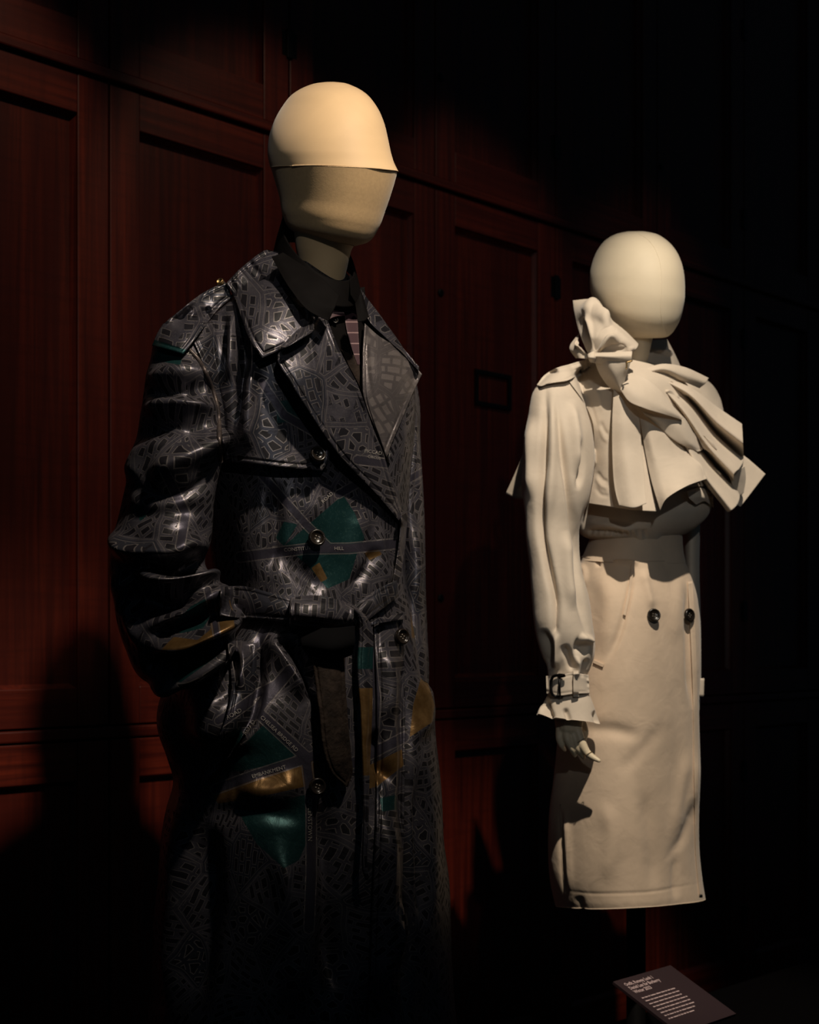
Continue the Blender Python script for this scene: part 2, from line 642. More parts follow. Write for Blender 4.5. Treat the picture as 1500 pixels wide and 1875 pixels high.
def blur(Dp, it):
    for _ in range(it):
        p = np.pad(Dp, 1, mode='edge')
        Dp = (p[:-2, 1:-1] + p[2:, 1:-1] + p[1:-1, :-2] + p[1:-1, 2:] + 2 * Dp) / 6
    return Dp


def curve_grid(curves, nu, nv):
    k = max(len(p) for c in curves for p in c)
    cs = []
    for c in curves:
        c = np.asarray([tuple(p) + (0,) * (k - len(p)) for p in c], float)
        cs.append(hermite(c, nu) if len(c) > 1 else np.repeat(c, nu, 0))
    cs = np.stack(cs)                                        # (m, nu, k)
    m = len(cs)
    out = np.zeros((nv, nu, k))
    s = np.linspace(0, 1, m)
    for j in range(nu):
        out[:, j] = hermite(cs[:, j], nv, s) if m > 2 else hermite(cs[:, j], nv)
    return out


def shell(front, back):
    """two matching grids (nv, nu, 3) in world space -> closed slab"""
    nv, nu = front.shape[:2]
    v = np.concatenate([front.reshape(-1, 3), back.reshape(-1, 3)])
    N = nv * nu
    f = [grid_faces(nv, nu, False), grid_faces(nv, nu, False, N)[:, ::-1]]
    ring = [i for i in range(nu)] + [(i + 1) * nu - 1 for i in range(1, nv)] + \
           [(nv - 1) * nu + i for i in range(nu - 2, -1, -1)] + [i * nu for i in range(nv - 2, 0, -1)]
    ring = np.array(ring)
    nx = np.roll(ring, -1)
    f.append(np.stack([ring, ring + N, nx + N, nx], -1))
    return v, np.concatenate(f)


def patch(curves, tree, off=0.003, th=0.004, nu=120, nv=60, sm=6, groove=0.0, wave=None, ang=0.0, pscale=None, edge_px=8.0, uvo=(0, 0)):
    """a piece of cloth laid on what is behind it. curves: px polylines (x, y[, lift in m])"""
    g = curve_grid(curves, nu, nv)
    if g.shape[2] == 2:
        g = np.concatenate([g, np.zeros(g.shape[:2] + (1,))], 2)
    Dp = np.full((nv, nu), np.nan)
    for i in range(nv):
        for j in range(nu):
            Dp[i, j] = cast(tree, g[i, j, 0], g[i, j, 1])
    Dp = blur(fill_nan(Dp), sm)
    lift = g[:, :, 2].copy()
    if wave:
        amp, k, ph, pw = wave
        u = np.linspace(0, 1, nu)[None, :]
        v = np.linspace(0, 1, nv)[:, None]
        lift = lift + amp * np.sin(2 * np.pi * k * u + ph) * v ** pw
    if groove:
        du = np.linalg.norm(np.diff(g[:, :, :2], axis=1), axis=2)
        dv = np.linalg.norm(np.diff(g[:, :, :2], axis=0), axis=2)
        cu = np.concatenate([np.zeros((nv, 1)), np.cumsum(du, 1)], 1)
        cv = np.concatenate([np.zeros((1, nu)), np.cumsum(dv, 0)], 0)
        ed = np.minimum(np.minimum(cu, cu[:, -1:] - cu), np.minimum(cv, cv[-1:] - cv))
        lift = lift - groove * np.exp(-((ed - edge_px) / 2.2) ** 2) - 0.0012 * np.exp(-(ed / 2.0) ** 2)
    fr = np.dstack([g[:, :, 0], g[:, :, 1], Dp - off - th - lift])
    bk = np.dstack([g[:, :, 0], g[:, :, 1], Dp - off - np.maximum(lift, 0) + 0.0008])
    v, f = shell(to_world(fr), to_world(bk))
    ca, sa = math.cos(ang), math.sin(ang)
    sc = (Dp.mean() if pscale is None else pscale) / FPX
    ux = (g[:, :, 0] * ca - g[:, :, 1] * sa).ravel() * sc + uvo[0]
    uy = -(g[:, :, 0] * sa + g[:, :, 1] * ca).ravel() * sc + uvo[1]
    uv = np.column_stack([np.tile(ux, 2), np.tile(uy, 2)])
    G = Geo.__new__(Geo)
    G.v, G.f, G.uv, G.extra = v, f, uv, []
    G.nv, G.nu = nv, nu
    return G


def sheet(curves, th=0.003, nu=80, nv=50, wave=None, ang=0.0):
    """free-standing cloth through px curves (x, y, Y)"""
    g = curve_grid(curves, nu, nv)
    if wave:
        amp, k, ph, pw = wave
        u = np.linspace(0, 1, nu)[None, :]
        v = np.linspace(0, 1, nv)[:, None]
        g[:, :, 2] += amp * np.sin(2 * np.pi * k * u + ph) * v ** pw
    bk = g.copy()
    bk[:, :, 2] += th
    v, f = shell(to_world(g), to_world(bk))
    sc = g[:, :, 2].mean() / FPX
    uv = np.column_stack([np.tile(g[:, :, 0].ravel() * sc, 2), np.tile(-g[:, :, 1].ravel() * sc, 2)])
    G = Geo.__new__(Geo)
    G.v, G.f, G.uv, G.extra = v, f, uv, []
    return G


def cord(pts, rad, n=8, steps=6):
    """round cord through world points"""
    P = np.asarray(pts, float)
    P = hermite3(P, max(2, (len(P) - 1) * steps + 1)) if len(P) > 2 else P
    k = len(P)
    r = np.full(k, rad) if np.isscalar(rad) else np.interp(np.linspace(0, 1, k), np.linspace(0, 1, len(rad)), rad)
    T = np.gradient(P, axis=0)
    T /= np.linalg.norm(T, axis=1, keepdims=True) + 1e-12
    ref = np.array([0.3, 0.2, 0.93])
    A = np.cross(T, ref)
    bad = np.linalg.norm(A, axis=1) < 0.1
    A[bad] = np.cross(T[bad], [1, 0, 0])
    A /= np.linalg.norm(A, axis=1, keepdims=True)
    B = np.cross(T, A)
    th = np.linspace(0, 2 * np.pi, n, endpoint=False)
    V = P[:, None] + r[:, None, None] * (A[:, None] * np.cos(th)[None, :, None] + B[:, None] * np.sin(th)[None, :, None])
    return Geo(V.reshape(-1, 3), grid_faces(k, n, True), None, [tuple(range(n)), tuple(range((k - 1) * n, k * n))[::-1]])


def hermite3(P, n):
    d = np.linalg.norm(np.diff(P, axis=0), axis=1) + 1e-9
    return hermite(P, n, np.concatenate([[0], np.cumsum(d)]))


def put(name, geo, mat, parent, **kw):
    return mk(name, geo.v, geo.faces(), mat, parent, uv=geo.uv, **kw)


def inside_sdf(q, poly):
    """signed distance in px, positive inside"""
    poly = np.asarray(poly, float)
    best = np.full(len(q), 1e9)
    ins = np.zeros(len(q), bool)
    for a, b in zip(poly, np.roll(poly, -1, 0)):
        ab = b - a
        t = np.clip(((q - a) @ ab) / (ab @ ab), 0, 1)
        best = np.minimum(best, np.linalg.norm(q - a - t[:, None] * ab, axis=1))
        if a[1] != b[1]:
            cr = ((a[1] > q[:, 1]) != (b[1] > q[:, 1])) & (q[:, 0] < (b[0] - a[0]) * (q[:, 1] - a[1]) / (b[1] - a[1]) + a[0])
            ins ^= cr
    return np.where(ins, best, -best)


def line_sdf(q, pts, half):
    pts = np.asarray(pts, float)
    best = np.full(len(q), 1e9)
    for a, b in zip(pts[:-1], pts[1:]):
        ab = b - a
        t = np.clip(((q - a) @ ab) / (ab @ ab), 0, 1)
        best = np.minimum(best, np.linalg.norm(q - a - t[:, None] * ab, axis=1))
    return half - best


def printed(geo, parks=(), waters=(), roads=()):
    q = to_px(geo.v)[:, :2]
    N = len(q)

    def un(lst, fn):
        r = np.full(N, -30.0)
        for it in lst:
            r = np.maximum(r, fn(it))
        return np.clip(r, -30, 30)
    return {'park': un(parks, lambda p: inside_sdf(q, p)), 'water': un(waters, lambda p: inside_sdf(q, p)),
            'road': un(roads, lambda p: line_sdf(q, p[1], p[0]))}


def button(name, px, py, tree, rpx, parent, mat='horn', tilt=(0.0, 0.0), lift=0.003, th=0.005, holes=True):
    """four-hole button with raised rim, sewn on cloth"""
    Y = cast(tree, px, py)
    if np.isnan(Y):
        Y = 2.0
    c = to_world(np.array([px, py, Y - lift]))
    R = rpx / FPX * Y
    prof = [(0.0, 0.55), (0.55, 0.55), (0.68, 0.75), (0.80, 1.0), (0.93, 0.9), (1.0, 0.45), (0.96, 0.0), (0.0, 0.0)]
    n = 40
    th_ = np.linspace(0, 2 * np.pi, n, endpoint=False)
    nrm = Vector((math.sin(tilt[0]), -1.0, math.sin(tilt[1]))).normalized()
    q = Vector((0, 0, 1)).rotation_difference(nrm).to_matrix()
    V = []
    for r_, h_ in prof:
        for a in th_:
            V.append(list(Vector(c) + q @ Vector((R * r_ * math.cos(a), R * r_ * math.sin(a), th * h_))))
    o = mk(name, np.array(V), grid_faces(len(prof), n, True), mat, parent)
    if holes:
        for a in (0.8, 2.37, 3.94, 5.5):
            hv = []
            for hh in (0.45, 0.62):
                for b in np.linspace(0, 2 * np.pi, 8, endpoint=False):
                    hv.append(list(Vector(c) + q @ Vector((R * (0.24 * math.cos(a) + 0.085 * math.cos(b)), R * (0.24 * math.sin(a) + 0.085 * math.sin(b)), th * hh))))
            mk('thread_hole', np.array(hv), grid_faces(2, 8, True).tolist() + [list(range(8, 16))], 'thread', o)
    return o


def word(name, text, x, y, size, ang, tree, parent, mat='print', lift=0.0014, stretch=1.0):
    """printed lettering laid on the cloth; x, y is the left end of the base line, size the letter height in px"""
    cu = bpy.data.curves.new(name, 'FONT')
    cu.body = text
    cu.size = 1.0
    cu.resolution_u = 2
    ob = bpy.data.objects.new(name, cu)
    me = bpy.data.meshes.new_from_object(ob)
    bpy.data.objects.remove(ob)
    n = len(me.vertices)
    co = np.empty(n * 3)
    me.vertices.foreach_get('co', co)
    co = co.reshape(-1, 3)
    fs = [list(p.vertices) for p in me.polygons]
    bpy.data.meshes.remove(me)
    bpy.data.curves.remove(cu)
    ca, sa = math.cos(ang), math.sin(ang)
    lx, ly = co[:, 0] * size * 1.4 * stretch, -co[:, 1] * size * 1.4
    px, py = x + lx * ca - ly * sa, y + lx * sa + ly * ca
    Y = np.array([cast(tree, a, b) for a, b in zip(px, py)])
    if np.isnan(Y).all():
        return None
    Y = np.where(np.isnan(Y), np.nanmean(Y), Y)
    v = to_world(np.column_stack([px, py, Y - lift]))
    return mk(name, v, fs, mat, parent, smooth=False)


# ================================================================== setting: floor, wall, cupboards, plinth
ZF = -CAMH
struct(box('floor', -4, 9, -2.5, 12, -0.05, 0.0, 'floor'))
struct(wall_box('wall_back', -3.5, 12.0, -0.62, -0.55, ZF, 3.6, 'wood'))
struct(wall_box('wall_right', 3.502, 12.0, -0.549, -0.01, ZF, 3.6, 'wood'))

ST = 0.075          # stile width
DW = 0.5            # door width
tiers = [('upper', 1.240, 2.55, 0.085, 0.085), ('middle', -0.187, 1.215, 0.082, 0.085), ('lower', -1.18, -0.214, 0.085, 0.085)]
where = {('upper', 0): 'upper mahogany cupboard above the map coat\'s near shoulder, its doors meeting at a black slit',
         ('middle', 0): 'tall mahogany cupboard behind the map coat\'s sleeve, brightest panel of the wall',
         ('lower', 0): 'low mahogany cupboard in deep shadow below the lit panel beside the map coat',
         ('upper', 1): 'upper mahogany cupboard behind and right of the tan head',
         ('middle', 1): 'tall mahogany cupboard with a small square label frame between the two mannequins',
         ('lower', 1): 'low mahogany cupboard in shadow between the two coats',
         ('upper', 2): 'upper mahogany cupboard above the cream egg-shaped head',
         ('middle', 2): 'tall mahogany cupboard behind the beige ruffled jacket',
         ('lower', 2): 'low mahogany cupboard in darkness behind the beige skirt',
         ('upper', 3): 'upper mahogany cupboard farthest right, fading into darkness',
         ('middle', 3): 'tall mahogany cupboard farthest right, fading into darkness',
         ('lower', 3): 'low mahogany cupboard farthest right, behind the text placard'}
for ti, (tn, z0, z1, rb, rt) in enumerate(tiers):
    for b in range(4):
        ta = -0.5 + b * 1.0
        root = thing('cupboard', where[(tn, b)], 'cupboard', on_wall(ta + 0.5, -0.25, z0), 'panelled cupboards along the wall')
        wall_box('carcass', ta + 0.002, ta + 0.998, -0.545, -0.030, z0 + 0.002, z1 - 0.002, 'wood', root)
        for k in range(2):
            a0, a1 = ta + k * DW + 0.0022, ta + (k + 1) * DW - 0.0022
            zz0, zz1 = z0 + 0.003, z1 - 0.003
            door = wall_box('door', a0 + 0.02, a1 - 0.02, -0.028, -0.020, zz0 + 0.02, zz1 - 0.02, 'panel', root)
            for (s0, s1) in ((a0, a0 + ST), (a1 - ST, a1)):
                wall_box('stile', s0, s1, -0.028, 0.0, zz0, zz1, 'wood', door, 0.0022)
            for (r0, r1) in ((zz0, zz0 + rb), (zz1 - rt, zz1)):
                wall_box('rail', a0 + ST + 0.0003, a1 - ST - 0.0003, -0.028, -0.0008, r0, r1, 'wood_x', door, 0.0022)
            # moulding that slopes from frame to panel
            i0, i1, j0, j1 = a0 + ST, a1 - ST, zz0 + rb, zz1 - rt
            m = 0.009
            V = [on_wall(i0, -0.007, j0), on_wall(i1, -0.007, j0), on_wall(i1, -0.007, j1), on_wall(i0, -0.007, j1),
                 on_wall(i0 + m, -0.0195, j0 + m), on_wall(i1 - m, -0.0195, j0 + m), on_wall(i1 - m, -0.0195, j1 - m), on_wall(i0 + m, -0.0195, j1 - m),
                 on_wall(i0, -0.0205, j0), on_wall(i1, -0.0205, j0), on_wall(i1, -0.0205, j1), on_wall(i0, -0.0205, j1)]
            Fm = []
            for q in range(4):
                q2 = (q + 1) % 4
                Fm += [(q, q2, 4 + q2, 4 + q), (4 + q, 4 + q2, 8 + q2, 8 + q), (8 + q, 8 + q2, q2, q)]
            mk('moulding', V, Fm, 'wood', door, False)
            th_ = a0 if k == 0 else a1          # hinge side
            hz = {'upper': (1.447, 2.10), 'middle': (0.92, 0.10), 'lower': (-0.45, -0.95)}[tn]
            for hh in hz:
                s_ = 1 if k == 0 else -1
                zc_ = hh if not (tn == 'middle' and hh == 0.92) else 1.035
                hv = wall_box('hinge', th_ - 0.003 * s_, th_ + 0.007 * s_, -0.004, 0.006, zc_ - 0.035, zc_ + 0.035, 'iron', door, 0.001)
                wall_box('hinge_leaf', th_ + 0.007 * s_, th_ + 0.020 * s_, -0.004, 0.0016, zc_ - 0.030, zc_ + 0.030, 'iron', door)
            # small round lock on the closing stile of the right hand leaf
            if k == 1 and b > 0:
                lt = a0 + 0.018
                for lz in {'upper': (1.515,), 'middle': (0.935, 0.113), 'lower': (-0.5,)}[tn]:
                    n = 18
                    LV = []
                    for (rr, oo) in ((0.0105, -0.002), (0.0105, 0.003), (0.0075, 0.0055), (0.0035, 0.0045)):
                        for a in np.linspace(0, 2 * np.pi, n, endpoint=False):
                            LV.append(on_wall(lt + rr * math.cos(a), oo, lz + rr * math.sin(a)))
                    mk('lock', np.array(LV), grid_faces(4, n, True).tolist() + [list(range(3 * n, 4 * n))], 'iron', door)
            if tn == 'middle' and b == 1 and k == 1:
                # square black label frame on the panel of this leaf
                c0, c1 = a0 + 0.170, a0 + 0.318
                e0, e1 = 0.654, 0.754
                w = 0.012
                for nm, (p0, p1, q0, q1) in {'l': (c0, c0 + w, e0, e1), 'r': (c1 - w, c1, e0, e1),
                                             'b': (c0 + w, c1 - w, e0, e0 + w), 't': (c0 + w, c1 - w, e1 - w, e1)}.items():
                    wall_box('label_frame_bar', p0, p1, -0.020, -0.012, q0, q1, 'iron', door, 0.001)
for i, (za, zb, o1) in enumerate(((1.216, 1.239, 0.012), (-0.213, -0.188, 0.004), (2.551, 3.6, 0.02))):
    struct(wall_box('trim_%d' % (i + 1), -0.5, 3.5, -0.545, o1, za, zb, 'wood_x', bevel=0.004))
struct(wall_box('baseboard_back', -0.5, 3.5, -0.545, 0.01, ZF, -1.182, 'wood_x', bevel=0.004))

MAN = np.array([-0.125, 2.08])
WOM = np.array([0.448, 2.70])
PZ = 0.38                                              # plinth top


def ground_box(name, t0, t1, o0, o1, z0, z1, mat, bevel=0.0, parent=None):
    return wall_box(name, t0, t1, o0, o1, z0 - CAMH, z1 - CAMH, mat, parent, bevel)


pl = ground_box('display_plinth', -0.9, 3.4, 0.45, 1.62, 0.0, PZ, 'plinth', 0.004)
tag(pl, 'long black plinth under both mannequins, lost in shadow', 'plinth')

# ================================================================== the tan mannequin
man = thing('mannequin', 'tan cloth mannequin with a visor-like seam across its face, wearing the map coat', 'mannequin',
            (MAN[0], MAN[1], PZ))
crown = body([(a, b, c, d, 2.08, 1.25) for a, b, c, d in (
    (594, 150.4, 616, 150.4), (577, 152.6, 632, 152.6), (559, 158.5, 648, 158.5), (537, 171, 669, 171), (516, 196, 690, 196), (500, 226, 704, 227), (492, 253, 711, 256),
    (490, 278, 717, 284), (492.5, 296, 723, 302), (495, 306, 729.5, 315))], 120, 110, 2.1, bulge=-6)
crown_o = put('crown', crown, 'linen_tan', man)
face = body([(a, b, c, d, 2.08, r) for a, b, c, d, r in (
    (496.0, 306, 728.4, 315, 1.25), (503.5, 331, 719, 348, 1.25), (512, 362, 706.5, 385, 1.23), (518, 394, 693, 420, 1.2), (531, 419, 677, 442, 1.2), (572, 438, 650, 451, 1.2))], 120, 110, 2.25, bulge=-6)
put('face_cover', face, 'linen_rough', man, label='coarser darker stockinette stretched over the lower face')
ctree = bvh(crown)
seam = []
for x_ in np.linspace(536, 724, 30):
    y_ = 305.5 - 6.0 * math.sin((x_ - 496) / 233 * math.pi) + (x_ - 496) / 233 * 7.0
    Y_ = cast(ctree, x_, y_ - 2)
    if not np.isnan(Y_):
        seam.append(to_world(np.array([x_, y_, Y_ + 0.0004])))
mk('seam', cord(seam, 0.0011, 6, 2).v, cord(seam, 0.0011, 6, 2).faces(), 'linen_tan', man)
neck = body([(538, 420, 650, 448, 2.09, 1.0), (541, 450, 644, 458, 2.095, 1.0), (546, 480, 637, 486, 2.10, 1.0), (546, 510, 631, 513, 2.105, 1.0),
             (540, 545, 628, 545, 2.11, 1.0), (520, 620, 650, 620, 2.115, 0.8)], 64, 50, 2.0)
put('neck', neck, 'linen_tan', man)


def stand(parent, c, z0, z1, r=0.016):
    n = 24
    a = np.linspace(0, 2 * np.pi, n, endpoint=False)
    V = np.concatenate([np.column_stack([c[0] + r * np.cos(a), c[1] + r * np.sin(a), np.full(n, z)]) for z in (z0 + 0.008, z1)])
    mk('pole', V, grid_faces(2, n, True).tolist() + [list(range(n)), list(range(n, 2 * n))], 'steel', parent)
    V = np.concatenate([np.column_stack([c[0] + q * np.cos(a), c[1] + q * np.sin(a), np.full(n, z)]) for q, z in ((0.15, z0), (0.15, z0 + 0.006), (0.14, z0 + 0.010), (0.02, z0 + 0.012))])
    mk('base_plate', V, grid_faces(4, n, True).tolist() + [list(range(n)), list(range(3 * n, 4 * n))], 'steel', parent)


stand(man, MAN - F * 0.03, PZ, 0.95)

# ------------------------------------------------------------------ the map coat
coat = thing('trench_coat', 'long dark trench coat printed with a street map in grey, teal and ochre', 'coat',
             (MAN[0], MAN[1], 0.60))
YT = 2.116
rowsT = [(528, 470, 636, 500, .85), (478, 506, 664, 540, .72), (425, 545, 700, 588, .64), (378, 585, 735, 635, .6), (350, 640, 755, 690, .6),
         (350, 720, 762, 745, .62), (366, 800, 760, 805, .64), (383, 870, 752, 870, .66), (384, 950, 748, 950, .68),
         (390, 1030, 746, 1030, .7), (398, 1080, 748, 1080, .72), (392, 1130, 756, 1130, .72), (345, 1190, 770, 1190, .72),
         (302, 1260, 784, 1260, .72), (287, 1320, 793, 1312, .72), (304, 1390, 802, 1390, .74), (316, 1430, 806, 1430, .74),
         (307, 1480, 811, 1480, .75), (296, 1560, 817, 1560, .76), (288, 1640, 823, 1640, .77), (279, 1780, 830, 1780, .78),
         (265, 1900, 838, 1900, .8), (245, 2080, 848, 2080, .8)]
torso = body([(a, b, c, d, YT, r) for a, b, c, d, r in rowsT], 420, 560, 2.4)
torso.sculpt([
    (-0.014, 10, [(440, 575), (446, 650), (438, 720), (433, 800)]), (0.008, 10, [(424, 570), (425, 640), (420, 700)]),
    (-0.010, 8, [(408, 565), (408, 640), (405, 705)]), (0.012, 13, [(462, 660), (456, 740), (455, 830)]),
    (0.005, 24, [(560, 900), (600, 960), (620, 1040)]), (-0.008, 18, [(500, 1000), (550, 1045), (600, 1085)]),
    (-0.010, 14, [(500, 880), (505, 960), (490, 1060)]), (0.008, 18, [(660, 930), (650, 1000), (665, 1060)]),
    (0.007, 12, [(690, 960), (700, 1040), (715, 1080)]), (-0.008, 10, [(640, 1085), (670, 1040), (690, 1000)]),
    (0.016, 15, [(484, 1160), (520, 1215), (562, 1285)]), (-0.012, 12, [(525, 1165), (560, 1225), (578, 1290)]),
    (0.014, 12, [(440, 1180), (452, 1225), (440, 1275)]), (-0.007, 9, [(425, 1200), (430, 1260), (400, 1310)]),
    (0.030, 48, [(375, 1210), (405, 1310), (400, 1380)]), (-0.022, 10, [(478, 1150), (472, 1250), (458, 1315), (405, 1380), (368, 1430)]),
    (0.012, 16, [(700, 1180), (712, 1260), (706, 1330)]), (-0.015, 12, [(690, 1330), (700, 1400), (720, 1440)]),
    (0.012, 26, [(430, 1440), (490, 1450), (560, 1420)]), (-0.007, 20, [(360, 1495), (470, 1484), (570, 1500)]),
    (0.014, 26, [(500, 1530), (530, 1640), (540, 1860)]), (-0.022, 22, [(596, 1440), (606, 1600), (612, 1860)]),
    (0.020, 30, [(700, 1440), (700, 1600), (690, 1870)]), (-0.026, 9, [(744, 1160), (746, 1350), (742, 1600), (738, 1870)]),
    (-0.016, 26, [(380, 1480), (372, 1640), (360, 1870)]), (0.010, 22, [(330, 1460), (318, 1640), (305, 1870)]),
    (0.010, 12, [(772, 1240), (780, 1300), (770, 1360)]), (-0.014, 12, [(765, 1400), (775, 1500), (775, 1700)]),
    (0.005, 7, [(700, 1660), (716, 1720), (715, 1790)]), (0.006, 7, [(705, 1760), (722, 1690), (728, 1640)]),
], 1.3)
torso.ripple(0.0022, 7.0, 3)
parks = [[(628, 906), (650, 940), (668, 985), (655, 1010), (640, 1060), (600, 1078), (560, 1032), (520, 1000), (560, 965)],
         [(492, 1318), (547, 1380), (510, 1398), (440, 1412), (400, 1415), (440, 1370)],
         [(430, 1475), (500, 1470), (558, 1455), (562, 1540), (548, 1575), (520, 1590), (470, 1545)],
         [(695, 1462), (725, 1455), (728, 1482), (700, 1486)], [(330, 1330), (350, 1322), (360, 1350), (335, 1360)],
         [(505, 985), (520, 955), (545, 960), (520, 1000)]]
waters = [[(385, 1450), (420, 1426), (480, 1422), (560, 1400), (580, 1372), (588, 1425), (560, 1440), (480, 1458), (400, 1472)],
          [(675, 1402), (700, 1390), (736, 1372), (739, 1402), (690, 1440), (670, 1446)],
          [(752, 1120), (779, 1120), (780, 1170), (754, 1168)], [(757, 1290), (776, 1225), (796, 1290), (792, 1322), (750, 1350)],
          [(305, 1432), (327, 1432), (327, 1482), (316, 1482), (322, 1520), (314, 1520), (312, 1482), (303, 1482)],
          [(668, 1012), (688, 1000), (700, 1015), (676, 1026)], [(570, 1040), (585, 1030), (600, 1060), (588, 1066)]]
roads = [(8, [(440, 1020), (560, 1005), (640, 1004), (760, 992)]), (9, [(470, 1302), (562, 1388)]),
         (8, [(395, 1445), (470, 1418), (570, 1386), (600, 1372)]), (8, [(560, 1386), (570, 1460), (570, 1600), (566, 1700)]),
         (9, [(428, 1350), (480, 1288), (530, 1228)]), (7, [(505, 1120), (470, 1180)]), (8, [(640, 1400), (740, 1350)]),
         (6, [(480, 870), (560, 960), (600, 1000)]), (6, [(620, 905), (700, 860)]), (6, [(400, 1320), (470, 1270), (520, 1245)]),
         (6, [(676, 1160), (690, 1280), (684, 1380)])]
put('coat_body', torso, 'map', coat, attrs=printed(torso, parks, waters, roads))

# near sleeve, hand pushed into the pocket
slv = tube([(300, 592, 392, 590, 1.985, .040), (281, 625, 392, 650, 1.97, .062), (272, 665, 398, 700, 1.955, .072), (262, 725, 406, 755, 1.94, .078),
            (245, 815, 408, 835, 1.925, .080), (224, 915, 394, 915, 1.912, .080), (209, 985, 385, 980, 1.905, .080), (203, 1045, 374, 1028, 1.90, .080),
            (207, 1110, 392, 1056, 1.895, .078), (226, 1185, 413, 1085, 1.885, .074), (262, 1245, 424, 1115, 1.88, .068),
            (318, 1262, 428, 1146, 1.882, .058), (372, 1248, 428, 1168, 1.89, .045), (402, 1225, 428, 1178, 1.90, .03)], 260, 420)
slv.sculpt([
    (0.010, 16, [(262, 700), (330, 684), (410, 694)]), (-0.016, 12, [(262, 728), (320, 708), (380, 712)]), (0.012, 12, [(258, 752), (320, 742), (400, 750)]),
    (-0.016, 18, [(245, 815), (310, 778), (395, 792)]), (0.022, 20, [(270, 880), (335, 846), (380, 815), (415, 780)]), (-0.010, 14, [(400, 850), (365, 890), (300, 905), (240, 900)]),
    (0.010, 20, [(235, 890), (262, 830), (300, 785)]), (-0.010, 18, [(215, 945), (300, 938), (390, 930)]),
    (0.024, 16, [(200, 965), (250, 1016), (300, 1018), (345, 994), (390, 1000)]), (-0.036, 14, [(262, 1030), (320, 1044), (390, 1026)]),
    (0.022, 10, [(245, 1044), (310, 1064), (360, 1064), (412, 1054)]), (-0.028, 20, [(205, 1090), (290, 1108), (372, 1088)]),
    (0.018, 15, [(290, 1145), (360, 1110), (428, 1076)]), (-0.020, 11, [(265, 1168), (340, 1140), (402, 1118)]),
    (0.026, 13, [(275, 1194), (350, 1176), (395, 1154), (442, 1118)]), (-0.034, 12, [(255, 1222), (340, 1204), (408, 1176)]),
    (0.024, 11, [(265, 1260), (345, 1226), (400, 1192), (432, 1174)]), (0.010, 14, [(218, 1040), (232, 1120), (262, 1200)]),
], 1.15)
slv.ripple(0.0020, 9.0, 5)
put('sleeve', slv, 'map', coat, attrs=printed(slv,
    [[(318, 1142), (350, 1110), (385, 1092), (396, 1112), (372, 1150), (330, 1160)], [(250, 930), (262, 922), (268, 945), (256, 955)], [(282, 640), (335, 652), (330, 668), (282, 660)],
     [(310, 1240), (380, 1195), (400, 1200), (330, 1250)]],
    [[(295, 1190), (318, 1166), (362, 1172), (386, 1152), (384, 1108), (424, 1098), (430, 1150), (402, 1178), (330, 1190)]],
    [(5, [(380, 1080), (392, 1130), (400, 1180)]), (7, [(396, 1090), (430, 1085)]), (7, [(300, 860), (340, 940), (330, 1000)])]))
slf = tube([(700, 640, 758, 680, 2.24, .05), (708, 720, 768, 730, 2.235, .06), (714, 800, 771, 800, 2.23, .065), (722, 900, 776, 900, 2.225, .066),
            (726, 1000, 779, 1000, 2.22, .066), (728, 1080, 780, 1080, 2.21, .064), (730, 1160, 783, 1160, 2.19, .06), (724, 1240, 786, 1240, 2.16, .05), (715, 1300, 776, 1300, 2.13, .03)], 140, 260)
slf.sculpt([(0.008, 8, [(750, 720), (756, 800), (752, 900)]), (-0.010, 6, [(765, 760), (768, 860), (766, 960)]), (0.008, 8, [(756, 960), (762, 1040), (758, 1110)])])
put('sleeve', slf, 'map', coat, attrs=printed(slf, [], [], [(5, [(745, 880), (780, 860)])]))

t1 = bvh(torso, slv)
# storm flap over the near chest
flap = patch([[(352, 622), (368, 655), (390, 704), (403, 752), (407, 800, .006), (412, 846, .016)],
              [(400, 560), (425, 640), (440, 720), (446, 790, .010), (455, 848, .024)],
              [(470, 520), (490, 620), (500, 700), (510, 790, .012), (520, 856, .026)],
              [(560, 560), (580, 660), (590, 730), (600, 790, .008), (603, 838, .014), (590, 862, .016)]], t1, 0.002, 0.004, 220, 190, 3, 0.0022, ang=0.35)
put('storm_flap', flap, 'map', coat, attrs=printed(flap, [[(505, 735), (545, 730), (550, 770), (508, 775)]], [], [(6, [(480, 700), (520, 760), (590, 800)])]))
t2 = bvh(torso, slv, flap)
# collarless black shirt under it, with a striped front
shirt = thing('shirt', 'black satin shirt with an open pointed collar under the map coat', 'shirt', (MAN[0], MAN[1], CAMH + 0.2))
under = patch([[(590, 545), (600, 620), (640, 700), (690, 790), (712, 850)], [(640, 530), (650, 620), (668, 700), (690, 780), (712, 850)], [(668, 525), (672, 600), (680, 700), (700, 790), (714, 850)]],
              t2, 0.002, 0.003, 90, 40, 10)
put('shirt_front', under, 'shirt', shirt)
t3 = bvh(torso, slv, flap, under)
inner = patch([[(630, 555), (634, 600), (645, 640), (655, 668)], [(654, 556), (656, 600), (658, 640), (659, 668)]], t3, 0.003, 0.002, 60, 24, 8)
put('striped_placket', inner, 'stripe', shirt, label='plum cotton front with fine pale stripes')
tee = patch([[(625, 640), (640, 672), (655, 700), (664, 720)], [(658, 655), (659, 680), (661, 700), (664, 722)]], t3, 0.002, 0.002, 40, 20, 8)
put('inner_layer', tee, 'strap', shirt, label='brown inner layer showing in the neckline')
band = tube([(515, 410, 650, 494, 2.085, .072), (506, 440, 656, 515, 2.085, .082), (500, 465, 662, 540, 2.085, .09)], 80, 24, False, 46)
sol = put('collar_stand', band, 'shirt', shirt)
m_ = sol.modifiers.new('thick', 'SOLIDIFY')
m_.thickness = 0.003
